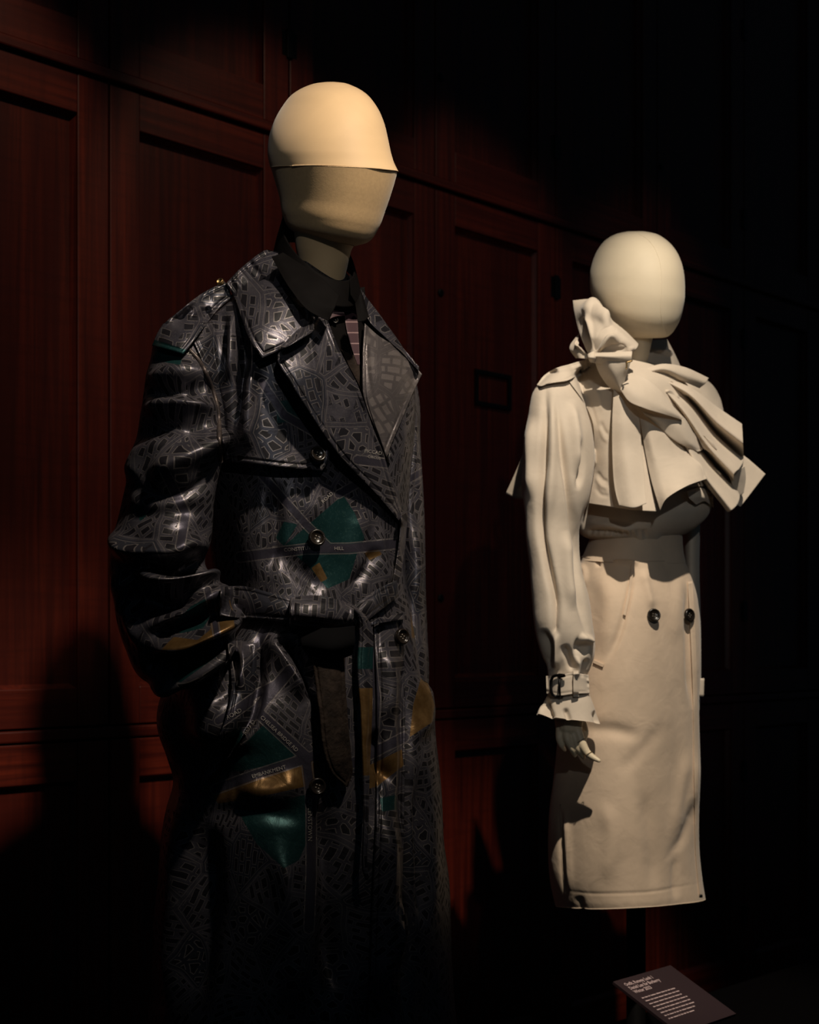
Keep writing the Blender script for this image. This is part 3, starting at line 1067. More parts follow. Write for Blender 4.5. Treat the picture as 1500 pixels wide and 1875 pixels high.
leaf = sheet([[(518, 462, 2.01), (552, 484, 1.985), (588, 508, 1.965), (622, 542, 1.955)],
              [(505, 468, 2.0), (540, 510, 1.955), (575, 545, 1.935), (614, 562, 1.935)],
              [(497, 470, 2.0), (532, 530, 1.94), (566, 570, 1.925), (602, 588, 1.93)]], 0.003, 60, 40)
put('collar_leaf', leaf, 'shirt', shirt)
leaf2 = sheet([[(640, 500, 2.06), (654, 518, 2.07), (664, 542, 2.08)], [(642, 540, 2.02), (656, 560, 2.04), (668, 568, 2.06)]], 0.003, 30, 20)
put('collar_leaf', leaf2, 'shirt', shirt)
tab = sheet([[(650, 555, 1.985), (662, 536, 1.99), (666, 545, 1.995)], [(655, 590, 1.975), (668, 588, 1.98), (676, 580, 1.985)]], 0.003, 20, 20)
put('collar_tab', tab, 'shirt', shirt)
for (bx, by, br) in ((640, 546, 6), (613, 588, 6)):
    t4 = bvh(torso, slv, flap, under, leaf)
    button('button', bx, by, t4, br, shirt, 'horn', (0.3, 0.2), 0.006, 0.005, False)
put('cuff_tab', patch([[(602, 574, .004), (612, 566, .006), (628, 564, .004)], [(600, 586, .004), (614, 580, .008), (632, 578, .004)]], t3, 0.012, 0.003, 24, 12, 4), 'stripe', shirt)

# far lapel and far collar
farlap = patch([[(668, 592, .010), (690, 612, .014), (735, 642, .022), (773, 685, .030)],
                [(664, 650, .006), (690, 680, .014), (725, 705, .020), (757, 718, .024)],
                [(664, 715, .004), (684, 735, .010), (715, 760, .012), (736, 768, .016)],
                [(690, 795, .004), (698, 808, .006), (706, 822, .006), (712, 826, .008)],
                [(706, 833, .004), (707, 835, .004), (708, 836, .004), (709, 836, .004)]], t3, 0.008, 0.005, 90, 110, 14, 0.002, ang=-0.6, uvo=(0.3, 0.2))
put('lapel', farlap, 'map_lit', coat, attrs=printed(farlap))
farcol = patch([[(660, 528, .012), (684, 562, .014), (712, 602, .018), (745, 645, .024), (768, 672, .028)],
                [(664, 560, .012), (676, 588, .016), (704, 616, .020), (738, 648, .026), (768, 680, .030)]], t3, 0.012, 0.005, 80, 30, 14, 0.0015, ang=0.5, uvo=(0.5, 0.1))
put('collar', farcol, 'map', coat, attrs=printed(farcol))
# near lapel, rolling along the neck opening
nearlap = patch([[(545, 612, .020), (508, 655, .034), (532, 700, .040), (575, 768, .038), (625, 838, .030), (690, 905, .018), (738, 962, .008)],
                 [(570, 590, .018), (575, 650, .034), (600, 715, .038), (630, 780, .034), (668, 845, .026), (700, 890, .016), (739, 955, .008)],
                 [(590, 560, .014), (622, 640, .018), (655, 705, .020), (682, 780, .018), (704, 836, .014), (718, 885, .010), (741, 948, .006)]],
                t3, 0.005, 0.005, 220, 90, 10, 0.0022, ang=-0.55, uvo=(0.11, 0.4))
put('lapel', nearlap, 'map', coat, attrs=printed(nearlap, roads=[(7, [(655, 842), (720, 850)])]))
t5 = bvh(torso, slv, flap, nearlap, under)
collar = patch([[(413, 520, .010), (428, 542, .012), (444, 588, .018), (462, 630, .020), (480, 656, .020)],
                [(440, 492, .016), (468, 530, .026), (492, 580, .026), (516, 618, .024), (528, 634, .022)],
                [(478, 462, .020), (505, 490, .034), (530, 535, .034), (552, 582, .028), (566, 612, .024)],
                [(490, 457, .012), (518, 466, .030), (548, 512, .032), (574, 566, .028), (575, 604, .024)]],
               t5, 0.010, 0.006, 150, 110, 16, 0.0026, ang=0.25, uvo=(0.21, 0.05))
put('collar', collar, 'map', coat, attrs=printed(collar))
# epaulette with its button
t6 = bvh(torso, slv, flap)
epa = patch([[(278, 633, .006), (296, 598, .008), (330, 568, .008), (372, 536, .008), (412, 516, .008)],
             [(306, 640, .010), (334, 606, .012), (362, 576, .012), (392, 548, .012), (420, 530, .010)],
             [(335, 649, .008), (352, 628, .010), (376, 596, .010), (400, 566, .010), (424, 545, .010)]],
            t6, 0.005, 0.005, 110, 50, 60, 0.002, ang=0.9, uvo=(0.7, 0.3))
epo = put('epaulette', epa, 'map', coat, attrs=printed(epa, [[(276, 620), (340, 640), (340, 655), (272, 640)]]))
button('epaulette_button', 405, 519, bvh(epa), 7, epo, 'brass', (-0.5, 0.8), 0.004, 0.006, False)
# armhole welt
pts = []
for (x_, y_) in hermite(np.array([(346, 636), (368, 660), (390, 705), (402, 745), (406, 800), (408, 845)], float), 24):
    Y_ = cast(t6, x_ - 4, y_)
    pts.append(to_world(np.array([x_ - 4, y_, Y_ - 0.001])))
wl = cord(pts, 0.0035, 8, 2)
wl.uv = np.column_stack([wl.v[:, 0] * 3, wl.v[:, 2]])
put('armhole_welt', wl, 'map', coat)

# front edge and welts below the lapel
t7 = bvh(torso, slv, flap, nearlap)
fe = patch([[(735, 938, .020), (731, 990, .016), (724, 1040, .012), (716, 1084, .008)], [(747, 936, .016), (742, 1000, .014), (735, 1045, .012), (727, 1080, .008)]], t7, 0.004, 0.005, 80, 14, 6, ang=0.2)
put('front_edge', fe, 'map', coat, attrs=printed(fe))
fe2 = patch([[(684, 1130), (690, 1300), (688, 1500), (680, 1700), (674, 1900)], [(712, 1130, .004), (718, 1300, .006), (716, 1500, .006), (708, 1700, .006), (704, 1900, .004)],
             [(738, 1130, .006), (742, 1300, .008), (740, 1500, .008), (735, 1700, .008), (731, 1900, .006)]], t7, 0.002, 0.005, 200, 40, 6, 0.002, ang=0.5, uvo=(0.9, .1))
put('front_facing', fe2, 'map', coat, attrs=printed(fe2, parks, waters, roads))
# pocket welt
pw = patch([[(416, 1172, .006), (424, 1250, .010), (412, 1320, .012), (386, 1380, .012), (370, 1424, .012)],
            [(445, 1174, .012), (450, 1255, .014), (438, 1325, .014), (405, 1385, .014), (372, 1428, .012)],
            [(471, 1178, .012), (468, 1260, .016), (454, 1325, .016), (420, 1385, .014), (374, 1431, .012)]], t7, 0.002, 0.005, 150, 60, 5, 0.002, ang=-0.3, uvo=(.2, .8))
put('pocket_welt', pw, 'map', coat, attrs=printed(pw, [[(418, 1345), (440, 1330), (446, 1352), (425, 1372)]], [], [(8, [(400, 1325), (470, 1275)]), (6, [(430, 1190), (440, 1250)])]))
t8 = bvh(torso, slv, flap, nearlap, fe2, pw)
# belt: band, knot, ends
bl = patch([[(405, 1074, .010), (440, 1073, .012), (490, 1084, .014), (545, 1099, .018)], [(402, 1100, .016), (440, 1100, .020), (490, 1110, .022), (545, 1120, .024)],
            [(402, 1128, .008), (440, 1132, .010), (490, 1136, .012), (545, 1140, .018)]], t8, 0.004, 0.005, 110, 40, 12, 0.002, ang=0.2, uvo=(1.1, .2))
put('belt_band', bl, 'map', coat, attrs=printed(bl))
br_ = patch([[(636, 1120, .020), (676, 1088, .018), (704, 1072, .016), (727, 1062, .014)], [(644, 1134, .026), (684, 1104, .026), (708, 1088, .022), (728, 1076, .018)],
             [(656, 1150, .018), (694, 1120, .016), (714, 1104, .014), (730, 1092, .012)]], t8, 0.004, 0.005, 80, 36, 12, 0.002, ang=-0.5, uvo=(1.2, .3))
put('belt_band', br_, 'map', coat, attrs=printed(br_))
br2 = patch([[(655, 1142, .012), (690, 1132, .012), (738, 1122, .010)], [(658, 1152, .012), (692, 1142, .012), (740, 1134, .010)]], t8, 0.003, 0.005, 60, 14, 10)
put('belt_band', br2, 'map', coat, attrs=printed(br2))
sd = patch([[(562, 1148, .012), (572, 1210, .014), (584, 1300, .018), (598, 1395, .018), (606, 1414, .018), (634, 1441, .016)],
            [(600, 1150, .014), (603, 1210, .018), (611, 1300, .020), (621, 1392, .022), (626, 1412, .020), (635, 1441, .016)],
            [(646, 1150, .012), (632, 1210, .014), (636, 1300, .018), (644, 1390, .018), (646, 1412, .018), (637, 1441, .016)]], t8, 0.006, 0.004, 180, 44, 30, 0.002, edge_px=6)
sdo = put('belt_end', sd, 'strap', coat, label='dark brown lining side of the belt end hanging to a point')
sl_ = patch([[(638, 1112, .034), (655, 1134, .034), (657, 1168, .028), (654, 1210, .022), (660, 1300, .022), (664, 1420, .022), (665, 1500, .022), (663, 1590, .022), (668, 1608, .022)],
             [(644, 1109, .044), (664, 1132, .042), (671, 1166, .034), (669, 1210, .028), (672, 1300, .026), (671, 1420, .026), (670, 1500, .026), (668, 1594, .026), (672, 1612, .022)],
             [(650, 1108, .034), (674, 1134, .034), (684, 1166, .028), (683, 1210, .022), (682, 1300, .022), (677, 1420, .022), (675, 1500, .022), (674, 1594, .022), (678, 1604, .022)]], t8, 0.004, 0.004, 220, 24, 40, 0.0015, edge_px=6, ang=0.1, uvo=(1.5, .6))
put('belt_end', sl_, 'map', coat, attrs=printed(sl_, [[(652, 1185), (688, 1185), (688, 1225), (652, 1225)]], [[(652, 1260), (690, 1260), (690, 1420), (652, 1420)]]))
kn = patch([[(533, 1094, .020), (572, 1090, .024), (612, 1096, .026), (648, 1108, .024)], [(531, 1104, .040), (572, 1101, .046), (612, 1108, .048), (648, 1116, .042)],
            [(530, 1124, .046), (574, 1126, .052), (614, 1130, .052), (648, 1132, .044)], [(530, 1146, .020), (578, 1152, .022), (614, 1156, .022), (648, 1152, .020)]], t8, 0.006, 0.005, 80, 60, 12, 0.003, ang=0.1, uvo=(1.8, .2))
put('belt_knot', kn, 'map', coat, attrs=printed(kn))
kn2 = sheet([[(550, 1146, 1.925), (600, 1150, 1.92), (650, 1146, 1.925)], [(552, 1180, 1.915), (600, 1186, 1.905), (650, 1176, 1.92)], [(566, 1206, 1.93), (602, 1212, 1.925), (644, 1200, 1.935)]], 0.004, 50, 30)
put('belt_loop', kn2, 'knot_shade', coat)  # loop below the knot, its shade painted in as black
# buttons
t9 = bvh(torso, flap, fe2, slf)
button('button', 581, 833, t9, 15, coat, 'horn', (0.5, 0.25), 0.010, 0.007)
button('button', 579, 986, t9, 16, coat, 'horn', (0.4, 0.2), 0.010, 0.008)
button('button', 580, 1440, t9, 16, coat, 'horn', (0.4, 0.1), 0.010, 0.008)
button('button', 734, 1166, t9, 15, coat, 'horn', (0.9, 0.1), 0.010, 0.008)
# printed street names
ta_ = bvh(torso, flap, nearlap, pw, fe2)
word('street_name', 'PICCADILLY', 667, 828, 6.5, 0.16, ta_, coat)
word('street_name', 'CIRCUS', 673, 838, 5.0, 0.16, ta_, coat)
word('street_name', 'CONSTITUTION', 520, 1010, 6.5, -0.08, ta_, coat)
word('street_name', 'HILL', 612, 1007, 6.5, 0.0, ta_, coat)
word('street_name', 'CHELSEA BRIDGE RD', 476, 1314, 7.0, 0.76, ta_, coat)
word('street_name', 'EMBANKMENT', 462, 1425, 7.0, -0.28, ta_, coat)
word('street_name', 'QUEENSTOWN', 564, 1462, 8.0, 1.57, ta_, coat)
word('street_name', 'GRO', 576, 1383, 7.0, -0.3, ta_, coat)
word('street_name', 'ROAD', 416, 1318, 8.0, -0.5, ta_, coat)
word('street_name', 'ROAD', 450, 1347, 8.0, -0.95, ta_, coat)
word('street_name', 'ROAD', 592, 922, 6.5, -0.75, ta_, coat)
word('street_name', 'GARDENS', 330, 648, 5.0, 0.1, bvh(slv), coat)

# ================================================================== the cream mannequin
wom = thing('mannequin', 'cream egg-headed mannequin with a seam down its blank face, wearing the beige jacket', 'mannequin',
            (WOM[0], WOM[1], PZ))
YW = 2.70
egg = body([(a, b, c, d, YW, 1.2) for a, b, c, d in (
    (1150, 423.5, 1180, 423.5), (1131, 427.5, 1200, 427.5), (1112, 437, 1219, 438), (1096, 455, 1237, 457), (1085, 480, 1249, 483), (1080, 508, 1254, 513),
    (1081, 530, 1254.5, 541), (1086, 552, 1251, 566), (1094, 573, 1245, 587), (1107, 592, 1237, 602), (1124, 606, 1229, 612), (1141, 615, 1221, 617), (1160, 620, 1212, 619))], 110, 120, 2.05)
put('head', egg, 'linen_pale', wom)
et = bvh(egg)
sp = []
for (x_, y_) in hermite(np.array([(1168, 428), (1180, 434), (1193, 446), (1205, 468), (1211, 504), (1211, 540), (1210, 562), (1214, 594), (1221, 612)], float), 30):
    Y_ = cast(et, x_, y_)
    if not np.isnan(Y_):
        sp.append(to_world(np.array([x_, y_, Y_ + 0.0002])))
mk('seam', cord(sp, 0.0009, 6, 2).v, cord(sp, 0.0009, 6, 2).faces(), 'linen_pale', wom)
nk = body([(1150, 596, 1206, 600, 2.70, 1.0), (1154, 622, 1195, 622, 2.70, 1.0), (1152, 650, 1189, 650, 2.70, 1.0), (1142, 690, 1182, 690, 2.70, 1.0), (1130, 720, 1200, 720, 2.70, 1.0)], 48, 40, 2.0)
put('neck', nk, 'linen_pale', wom)
stand(wom, WOM + np.array([0.0, 0.0]), PZ, 0.98, 0.019)


def hand_mesh(parent):
    """right hand hanging from the cuff: palm, four jointed fingers and the thumb"""
    parts = []
    Yh = 2.535

    def limb(pts, rad):
        w = to_world(np.array(pts, float))
        g = cord(w, rad, 12, 6)
        V, Fc = [g.v], [g.faces()]
        # rounded ends
        parts.append((g.v, g.faces()))
        for c, r in ((w[0], rad[0]), (w[-1], rad[-1])):
            a = np.linspace(0, 2 * np.pi, 12, endpoint=False)
            b = np.linspace(0, np.pi, 8)
            S = np.array([[c[0] + r * math.sin(q) * math.cos(p), c[1] + r * math.sin(q) * math.sin(p), c[2] + r * math.cos(q)] for q in b for p in a])
            parts.append((S, grid_faces(8, 12, True).tolist()))
    # palm and wrist
    limb([(1042, 1290, Yh), (1043, 1312, Yh), (1042, 1332, Yh - .004)], [.019, .021, .020])
    limb([(1030, 1318, Yh + .006), (1029, 1336, Yh)], [.015, .012])
    limb([(1054, 1316, Yh - .006), (1055, 1334, Yh - .010)], [.014, .012])
    # index, middle, ring, little, thumb
    limb([(1055, 1333, Yh - .010), (1064, 1357, Yh - .018), (1078, 1381, Yh - .022), (1088, 1388, Yh - .026), (1097, 1393, Yh - .030)], [.0105, .0092, .0082, .0068, .0038])
    limb([(1046, 1334, Yh - .008), (1054, 1358, Yh - .016), (1062, 1376, Yh - .014), (1069, 1387, Yh - .008)], [.0095, .0080, .0070, .0042])
    limb([(1035, 1335, Yh - .006), (1040, 1356, Yh - .018), (1047, 1371, Yh - .016), (1053, 1383, Yh - .008)], [.0090, .0076, .0066, .0042])
    limb([(1025, 1336, Yh - .002), (1024, 1352, Yh - .012), (1028, 1364, Yh - .012), (1034, 1373, Yh - .004)], [.0080, .0066, .0058, .0038])
    limb([(1058, 1316, Yh + .000), (1067, 1330, Yh + .010), (1071, 1344, Yh + .016), (1070, 1355, Yh + .020)], [.011, .0095, .0080, .0050])
    V, Fc, b = [], [], 0
    for v, f in parts:
        V.append(v)
        Fc += [[i + b for i in q] for q in f]
        b += len(v)
    o = mk('hand', np.concatenate(V), Fc, 'hand', parent)
    r = o.modifiers.new('weld', 'REMESH')
    r.mode = 'VOXEL'
    r.voxel_size = 0.0016
    r.use_smooth_shade = True
    s = o.modifiers.new('soft', 'SMOOTH')
    s.factor = 0.5
    s.iterations = 3
    # joint lines of the index finger
    for (x_, y_, dy, rr) in ((1064, 1357, -.018, .0094), (1078, 1380.5, -.022, .0083)):
        c = to_world(np.array([x_, y_, Yh + dy]))
        d = to_world(np.array([x_ + 9, y_ + 14, Yh + dy - .004])) - c
        d /= np.linalg.norm(d)
        e1 = np.cross(d, [0, 1, 0])
        e1 /= np.linalg.norm(e1)
        e2 = np.cross(d, e1)
        ring = [c + rr * (e1 * math.cos(a) + e2 * math.sin(a)) for a in np.linspace(0, 2 * np.pi, 17)]
        g = cord(ring, 0.0006, 5, 1)
        mk('finger_joint', g.v, g.faces(), 'brass', o)
    return o


hand_mesh(wom)

# ------------------------------------------------------------------ the beige jacket
jk = thing('cropped_jacket', 'cropped beige trench jacket with a gathered frill collar and pleated ruffles', 'jacket',
           (WOM[0], WOM[1], CAMH + 0.20))
YJ = 2.72
jt = body([(a, b, c, d, YJ, r) for a, b, c, d, r in (
    (1136, 652, 1208, 668, .9), (1100, 664, 1236, 682, .75), (1058, 684, 1256, 700, .68), (1034, 710, 1266, 722, .66), (1034, 760, 1274, 765, .68), (1046, 820, 1282, 820, .7),
    (1058, 870, 1292, 870, .72), (1064, 910, 1300, 908, .74), (1066, 932, 1303, 928, .75), (1063, 952, 1294, 948, .75), (1060, 968, 1280, 962, .75), (1066, 980, 1266, 972, .74), (1078, 986, 1256, 978, .74))], 220, 220, 2.4, bulge=5)
jt.sculpt([(0.006, 6, [(1070, 958), (1120, 962), (1170, 975)]), (-0.006, 5, [(1068, 972), (1110, 974), (1150, 980)]), (0.008, 9, [(1160, 985), (1185, 990), (1215, 984)])]
          + [(-0.004, 3, [(x, 968), (x + 2, 984)]) for x in range(1080, 1180, 11)])
put('jacket_body', jt, 'cotton', jk)
js = tube([(1004, 686, 1050, 678, 2.615, .035), (984, 708, 1060, 704, 2.60, .050), (971, 742, 1074, 748, 2.585, .062), (963, 780, 1085, 785, 2.575, .068), (957, 830, 1088, 835, 2.565, .070),
           (955, 870, 1086, 872, 2.56, .070), (958, 915, 1077, 914, 2.555, .066), (962, 955, 1064, 956, 2.55, .060), (965, 1000, 1061, 1000, 2.545, .058), (969, 1045, 1067, 1042, 2.54, .058), (973, 1090, 1078, 1095, 2.535, .060),
           (978, 1140, 1086, 1140, 2.53, .060), (984, 1175, 1090, 1170, 2.53, .058), (993, 1203, 1088, 1202, 2.53, .050), (1002, 1222, 1081, 1226, 2.53, .040), (1004, 1240, 1075, 1240, 2.53, .035),
           (1003, 1268, 1077, 1266, 2.53, .035), (996, 1284, 1086, 1288, 2.53, .042), (983, 1309, 1100, 1324, 2.53, .052)], 170, 420)
js.sculpt([
    (-0.013, 7, [(1001, 690), (998, 780), (992, 880), (991, 960), (1004, 1036), (1018, 1110), (1013, 1180), (1006, 1235)]), (0.007, 9, [(1012, 715), (1013, 800), (1008, 900), (1000, 980)]),
    (-0.011, 6, [(1015, 715), (1028, 815), (1039, 885), (1050, 950), (1058, 1010), (1058, 1060), (1070, 1130), (1082, 1190)]), (0.009, 9, [(1045, 730), (1054, 800), (1058, 870)]),
    (-0.008, 5, [(1060, 800), (1066, 850), (1058, 900)]), (0.006, 8, [(975, 760), (970, 840), (972, 920)]),
    (0.008, 9, [(1036, 970), (1040, 1050), (1050, 1120)]), 
    (-0.013, 8, [(994, 1150), (1000, 1185), (1008, 1225)]), (0.009, 6, [(1015, 1150), (1018, 1190), (1020, 1228)]), (-0.012, 6, [(1032, 1180), (1042, 1205), (1050, 1230)]),
    (-0.014, 11, [(1050, 1182), (1066, 1185), (1080, 1190)]), (0.010, 7, [(1060, 1168), (1075, 1172), (1086, 1178)]), (0.008, 5, [(1058, 1200), (1056, 1225), (1054, 1240)]),
    (-0.008, 4, [(1076, 1205), (1070, 1225), (1066, 1240)]),
    (-0.010, 6, [(998, 1276), (1002, 1296), (1012, 1322)]), (0.006, 5, [(1000, 1285), (994, 1305), (990, 1318)]), (-0.006, 4, [(1034, 1296), (1040, 1312), (1044, 1324)]),
    (-0.008, 6, [(1090, 1300), (1096, 1312), (1098, 1324)])], 1.35)
js.ripple(0.0012, 10, 8)
put('sleeve', js, 'cotton', jk)
jf = tube([(1240, 720, 1282, 730, 2.84, .05), (1246, 840, 1284, 840, 2.85, .05), (1250, 940, 1283, 940, 2.85, .05), (1252, 1040, 1281, 1040, 2.84, .05), (1254, 1120, 1283, 1120, 2.83, .05),
           (1256, 1190, 1284, 1190, 2.82, .045), (1262, 1235, 1284, 1235, 2.81, .035), (1262, 1250, 1284, 1250, 2.81, .035), (1256, 1300, 1281, 1300, 2.81, .045)], 60, 80)
put('sleeve', jf, 'cotton', jk)
cs = sheet([[(1270, 1242, 2.775), (1290, 1242, 2.785)], [(1270, 1274, 2.775), (1289, 1276, 2.785)]], 0.004, 8, 8)
put('cuff_strap', cs, 'cotton', jk)

j1 = bvh(jt, js)
# cuff strap with loop and buckle
st_ = patch([[(1000, 1238, .004), (1025, 1236, .006), (1050, 1232, .006), (1078, 1236, .004)], [(1001, 1270, .004), (1025, 1274, .006), (1050, 1271, .006), (1080, 1270, .004)]], j1, 0.002, 0.004, 60, 24, 6, 0.0015, edge_px=4)
sto = put('cuff_strap', st_, 'cotton', jk)
j1b = bvh(st_, js)
lp = patch([[(1050, 1228, .003), (1059, 1228, .003)], [(1050, 1276, .003), (1060, 1276, .003)]], j1b, 0.003, 0.003, 10, 30, 2)
put('strap_loop', lp, 'cotton', sto)


def px_cord(pts, tree, dz, rad, closed=False, n=8, steps=3):
    P = []
    for (x, y) in pts + ([pts[0]] if closed else []):
        Y = cast(tree, x, y)
        P.append([x, y, Y])
    P = np.array(P)
    m_ = np.nanmean(P[:, 2])
    P[:, 2] = np.where(np.isnan(P[:, 2]), m_, P[:, 2]) - dz
    return cord(to_world(P), rad, n, steps)


bk = px_cord([(1031, 1236), (1014, 1238), (1009, 1250), (1010, 1268), (1016, 1275), (1031, 1275)], j1b, 0.008, 0.0028)
put('buckle', bk, 'iron', sto)
bk2 = px_cord([(1026, 1234), (1025, 1256), (1026, 1277)], j1b, 0.010, 0.0018)
put('buckle_bar', bk2, 'iron', sto)
bk3 = px_cord([(1024, 1236), (1030, 1238), (1035, 1236)], j1b, 0.010, 0.0032)
put('buckle_prong', bk3, 'iron', sto)

# storm flap over the near chest
sf = patch([[(1042, 698), (1068, 735), (1087, 782), (1089, 850), (1079, 922, .030)], [(1066, 680), (1094, 730), (1110, 800), (1118, 870, .014), (1112, 927, .036)],
            [(1080, 668), (1120, 730), (1140, 800), (1152, 870, .018), (1158, 934, .040)], [(1092, 662), (1150, 740), (1176, 810, .006), (1192, 880, .022), (1208, 937, .044)]],
           j1, 0.003, 0.004, 150, 110, 6)
sf.sculpt([(-0.006, 4, [(1100, 770), (1108, 790), (1118, 800)]), (0.005, 4, [(1098, 780), (1106, 802), (1116, 812)]), (-0.007, 4, [(1092, 862), (1104, 878), (1116, 884)]), (0.006, 4, [(1090, 872), (1102, 890), (1116, 896)]),
           (-0.006, 4, [(1090, 890), (1100, 905), (1118, 908)]), (0.004, 5, [(1076, 700), (1096, 725), (1104, 760)]), (-0.004, 4, [(1066, 712), (1082, 742), (1096, 790)])], 0.25)
put('storm_flap', sf, 'cotton', jk)
j2 = bvh(jt, js, sf)
ep = patch([[(983, 705, .006), (996, 688, .008), (1014, 676, .008), (1046, 666, .008), (1082, 655, .006)], [(990, 707, .010), (1012, 692, .012), (1036, 682, .012), (1060, 672, .010), (1083, 660, .008)],
            [(1002, 703, .008), (1020, 700, .010), (1039, 697, .012), (1064, 682, .010), (1084, 666, .008)]], j2, 0.004, 0.004, 70, 30, 8, 0.0015, edge_px=4)
put('epaulette', ep, 'cotton', jk)
bcape = sheet([[(1000, 720, 2.66), (972, 790, 2.68), (950, 850, 2.70), (926, 904, 2.72)], [(1010, 720, 2.67), (985, 800, 2.68), (965, 870, 2.69), (942, 912, 2.70)],
               [(1020, 720, 2.70), (1000, 810, 2.70), (980, 890, 2.70), (962, 914, 2.69)]], 0.003, 40, 30)
put('back_cape', bcape, 'cotton', jk)

# hanging scarf panel and jabot
strip = patch([[(1124, 712, .010), (1121, 780, .016), (1122, 850, .022), (1128, 905, .026), (1134, 926, .028)],
               [(1146, 735, .020), (1146, 800, .028), (1150, 860, .034), (1156, 905, .036), (1160, 930, .036)],
               [(1170, 752, .012), (1175, 815, .018), (1180, 870, .024), (1182, 905, .030), (1184, 922, .034)]], j2, 0.004, 0.003, 90, 44, 10)
put('scarf_panel', strip, 'cotton', jk)
lobe = patch([[(1172, 766, .012), (1182, 830, .016), (1194, 885, .036), (1209, 935, .070)],
              [(1186, 772, .028), (1202, 832, .040), (1216, 885, .066), (1222, 912, .096)],
              [(1206, 784, .032), (1230, 836, .046), (1250, 872, .092), (1258, 890, .126)],
              [(1234, 803, .024), (1264, 834, .034), (1286, 853, .085), (1294, 877, .120)]], j2, 0.004, 0.003, 90, 70, 10)
lo = put('jabot', lobe, 'cotton', jk)
und = patch([[(1236, 812, .014), (1270, 822, .020), (1300, 850, .024), (1321, 867, .026)], [(1240, 840, .020), (1274, 858, .026), (1296, 872, .030), (1314, 888, .030)], [(1226, 890, .016), (1258, 892, .020), (1288, 890, .024), (1310, 884, .024)]],
            j2, 0.002, 0.003, 60, 40, 8, wave=(0.006, 1.5, 0.5, 1))
put('jabot_fold', und, 'cotton', jk)
und2 = patch([[(1258, 900, .020), (1282, 893, .026), (1306, 904, .028)], [(1262, 912, .022), (1285, 908, .030), (1306, 912, .026)], [(1275, 924, .012), (1290, 918, .014), (1307, 930, .014)]], j2, 0.002, 0.003, 36, 24, 8)
put('jabot_fold', und2, 'cotton', jk)
j3 = bvh(jt, js, sf, strip)
leaf_b = patch([[(1168, 744, .028), (1206, 748, .038), (1250, 762, .044), (1270, 792, .044), (1287, 817, .044)], [(1178, 756, .032), (1208, 766, .042), (1246, 784, .050), (1262, 806, .052), (1286, 824, .046)],
                [(1182, 762, .020), (1206, 781, .028), (1234, 806, .036), (1256, 818, .040), (1278, 827, .040)]], j3, 0.006, 0.003, 80, 40, 14)
put('scarf_leaf', leaf_b, 'cotton', jk)
leaf_a = patch([[(1150, 680, .034), (1177, 690, .044), (1202, 708, .050), (1228, 738, .056), (1250, 762, .058)], [(1142, 698, .040), (1166, 718, .056), (1196, 734, .066), (1222, 750, .068), (1250, 765, .060)],
                [(1136, 713, .034), (1152, 735, .048), (1178, 747, .060), (1214, 758, .064), (1248, 768, .058)]], j3, 0.008, 0.003, 80, 44, 14)
put('scarf_leaf', leaf_a, 'cotton', jk)
hang = sheet([[(1087, 656, 2.552), (1100, 688, 2.562), (1120, 712, 2.572), (1138, 719, 2.556)], [(1116, 656, 2.526), (1124, 682, 2.532), (1132, 705, 2.546), (1139, 718, 2.555)],
              [(1156, 656, 2.530), (1152, 674, 2.536), (1146, 692, 2.546), (1139, 717, 2.555)]], 0.003, 50, 40)
put('scarf_drop', hang, 'cotton', jk)
# frill standing round the neck, gathered into a knot
frill = sheet([[(1080, 654, 2.575), (1084, 648, 2.560), (1104, 650, 2.552), (1132, 650, 2.552), (1156, 648, 2.560)],
               [(1068, 628, 2.600), (1080, 622, 2.565), (1108, 620, 2.540), (1138, 630, 2.538), (1164, 640, 2.548)],
               [(1058, 600, 2.635), (1076, 590, 2.590), (1106, 594, 2.555), (1140, 614, 2.545), (1168, 634, 2.555)],
               [(1052, 574, 2.660), (1068, 566, 2.615), (1092, 572, 2.585), (1134, 602, 2.575), (1169, 630, 2.575)],
               [(1049, 550, 2.690), (1078, 548, 2.665), (1108, 576, 2.640), (1148, 608, 2.610), (1168, 628, 2.595)]], 0.003, 110, 90)
frill.sculpt([(0.016, 8, [(1066, 572), (1084, 560), (1100, 572), (1118, 596)]), (-0.014, 6, [(1082, 646), (1076, 610), (1066, 580)]), (0.010, 4, [(1084, 648), (1080, 600), (1074, 570)]),
              (-0.012, 6, [(1090, 648), (1108, 608), (1130, 600)]), (0.012, 6, [(1092, 648), (1120, 618), (1134, 628)]), (-0.012, 6, [(1098, 650), (1126, 638), (1150, 636)]), (0.008, 4, [(1100, 652), (1140, 646), (1165, 636)])])
put('frill', frill, 'cotton', jk)
fan = sheet([[(1078, 650, 2.59), (1083, 657, 2.59)], [(1058, 628, 2.61), (1062, 656, 2.60)], [(1062, 608, 2.65), (1043, 638, 2.64), (1054, 656, 2.63)]], 0.003, 40, 30)
fan.sculpt([(0.010, 4, [(1080, 652), (1066, 636), (1054, 624)]), (-0.008, 4, [(1080, 654), (1062, 646), (1048, 644)])])
put('frill', fan, 'cotton', jk)
stp = sheet([[(1082, 646, 2.552), (1120, 645, 2.535), (1158, 643, 2.540)], [(1082, 652, 2.540), (1120, 652, 2.520), (1157, 652, 2.528)], [(1082, 657, 2.545), (1120, 659, 2.524), (1156, 662, 2.532)], [(1082, 664, 2.552), (1118, 668, 2.535), (1146, 672, 2.542)]], 0.003, 60, 30)
stp.sculpt([(-0.004, 2.2, [(1090, 652), (1120, 651), (1156, 653)]), (0.003, 2.2, [(1090, 655), (1120, 657), (1150, 660)]), (-0.004, 2.2, [(1090, 657), (1118, 661), (1146, 664)])])
put('neck_tie', stp, 'cotton', jk)
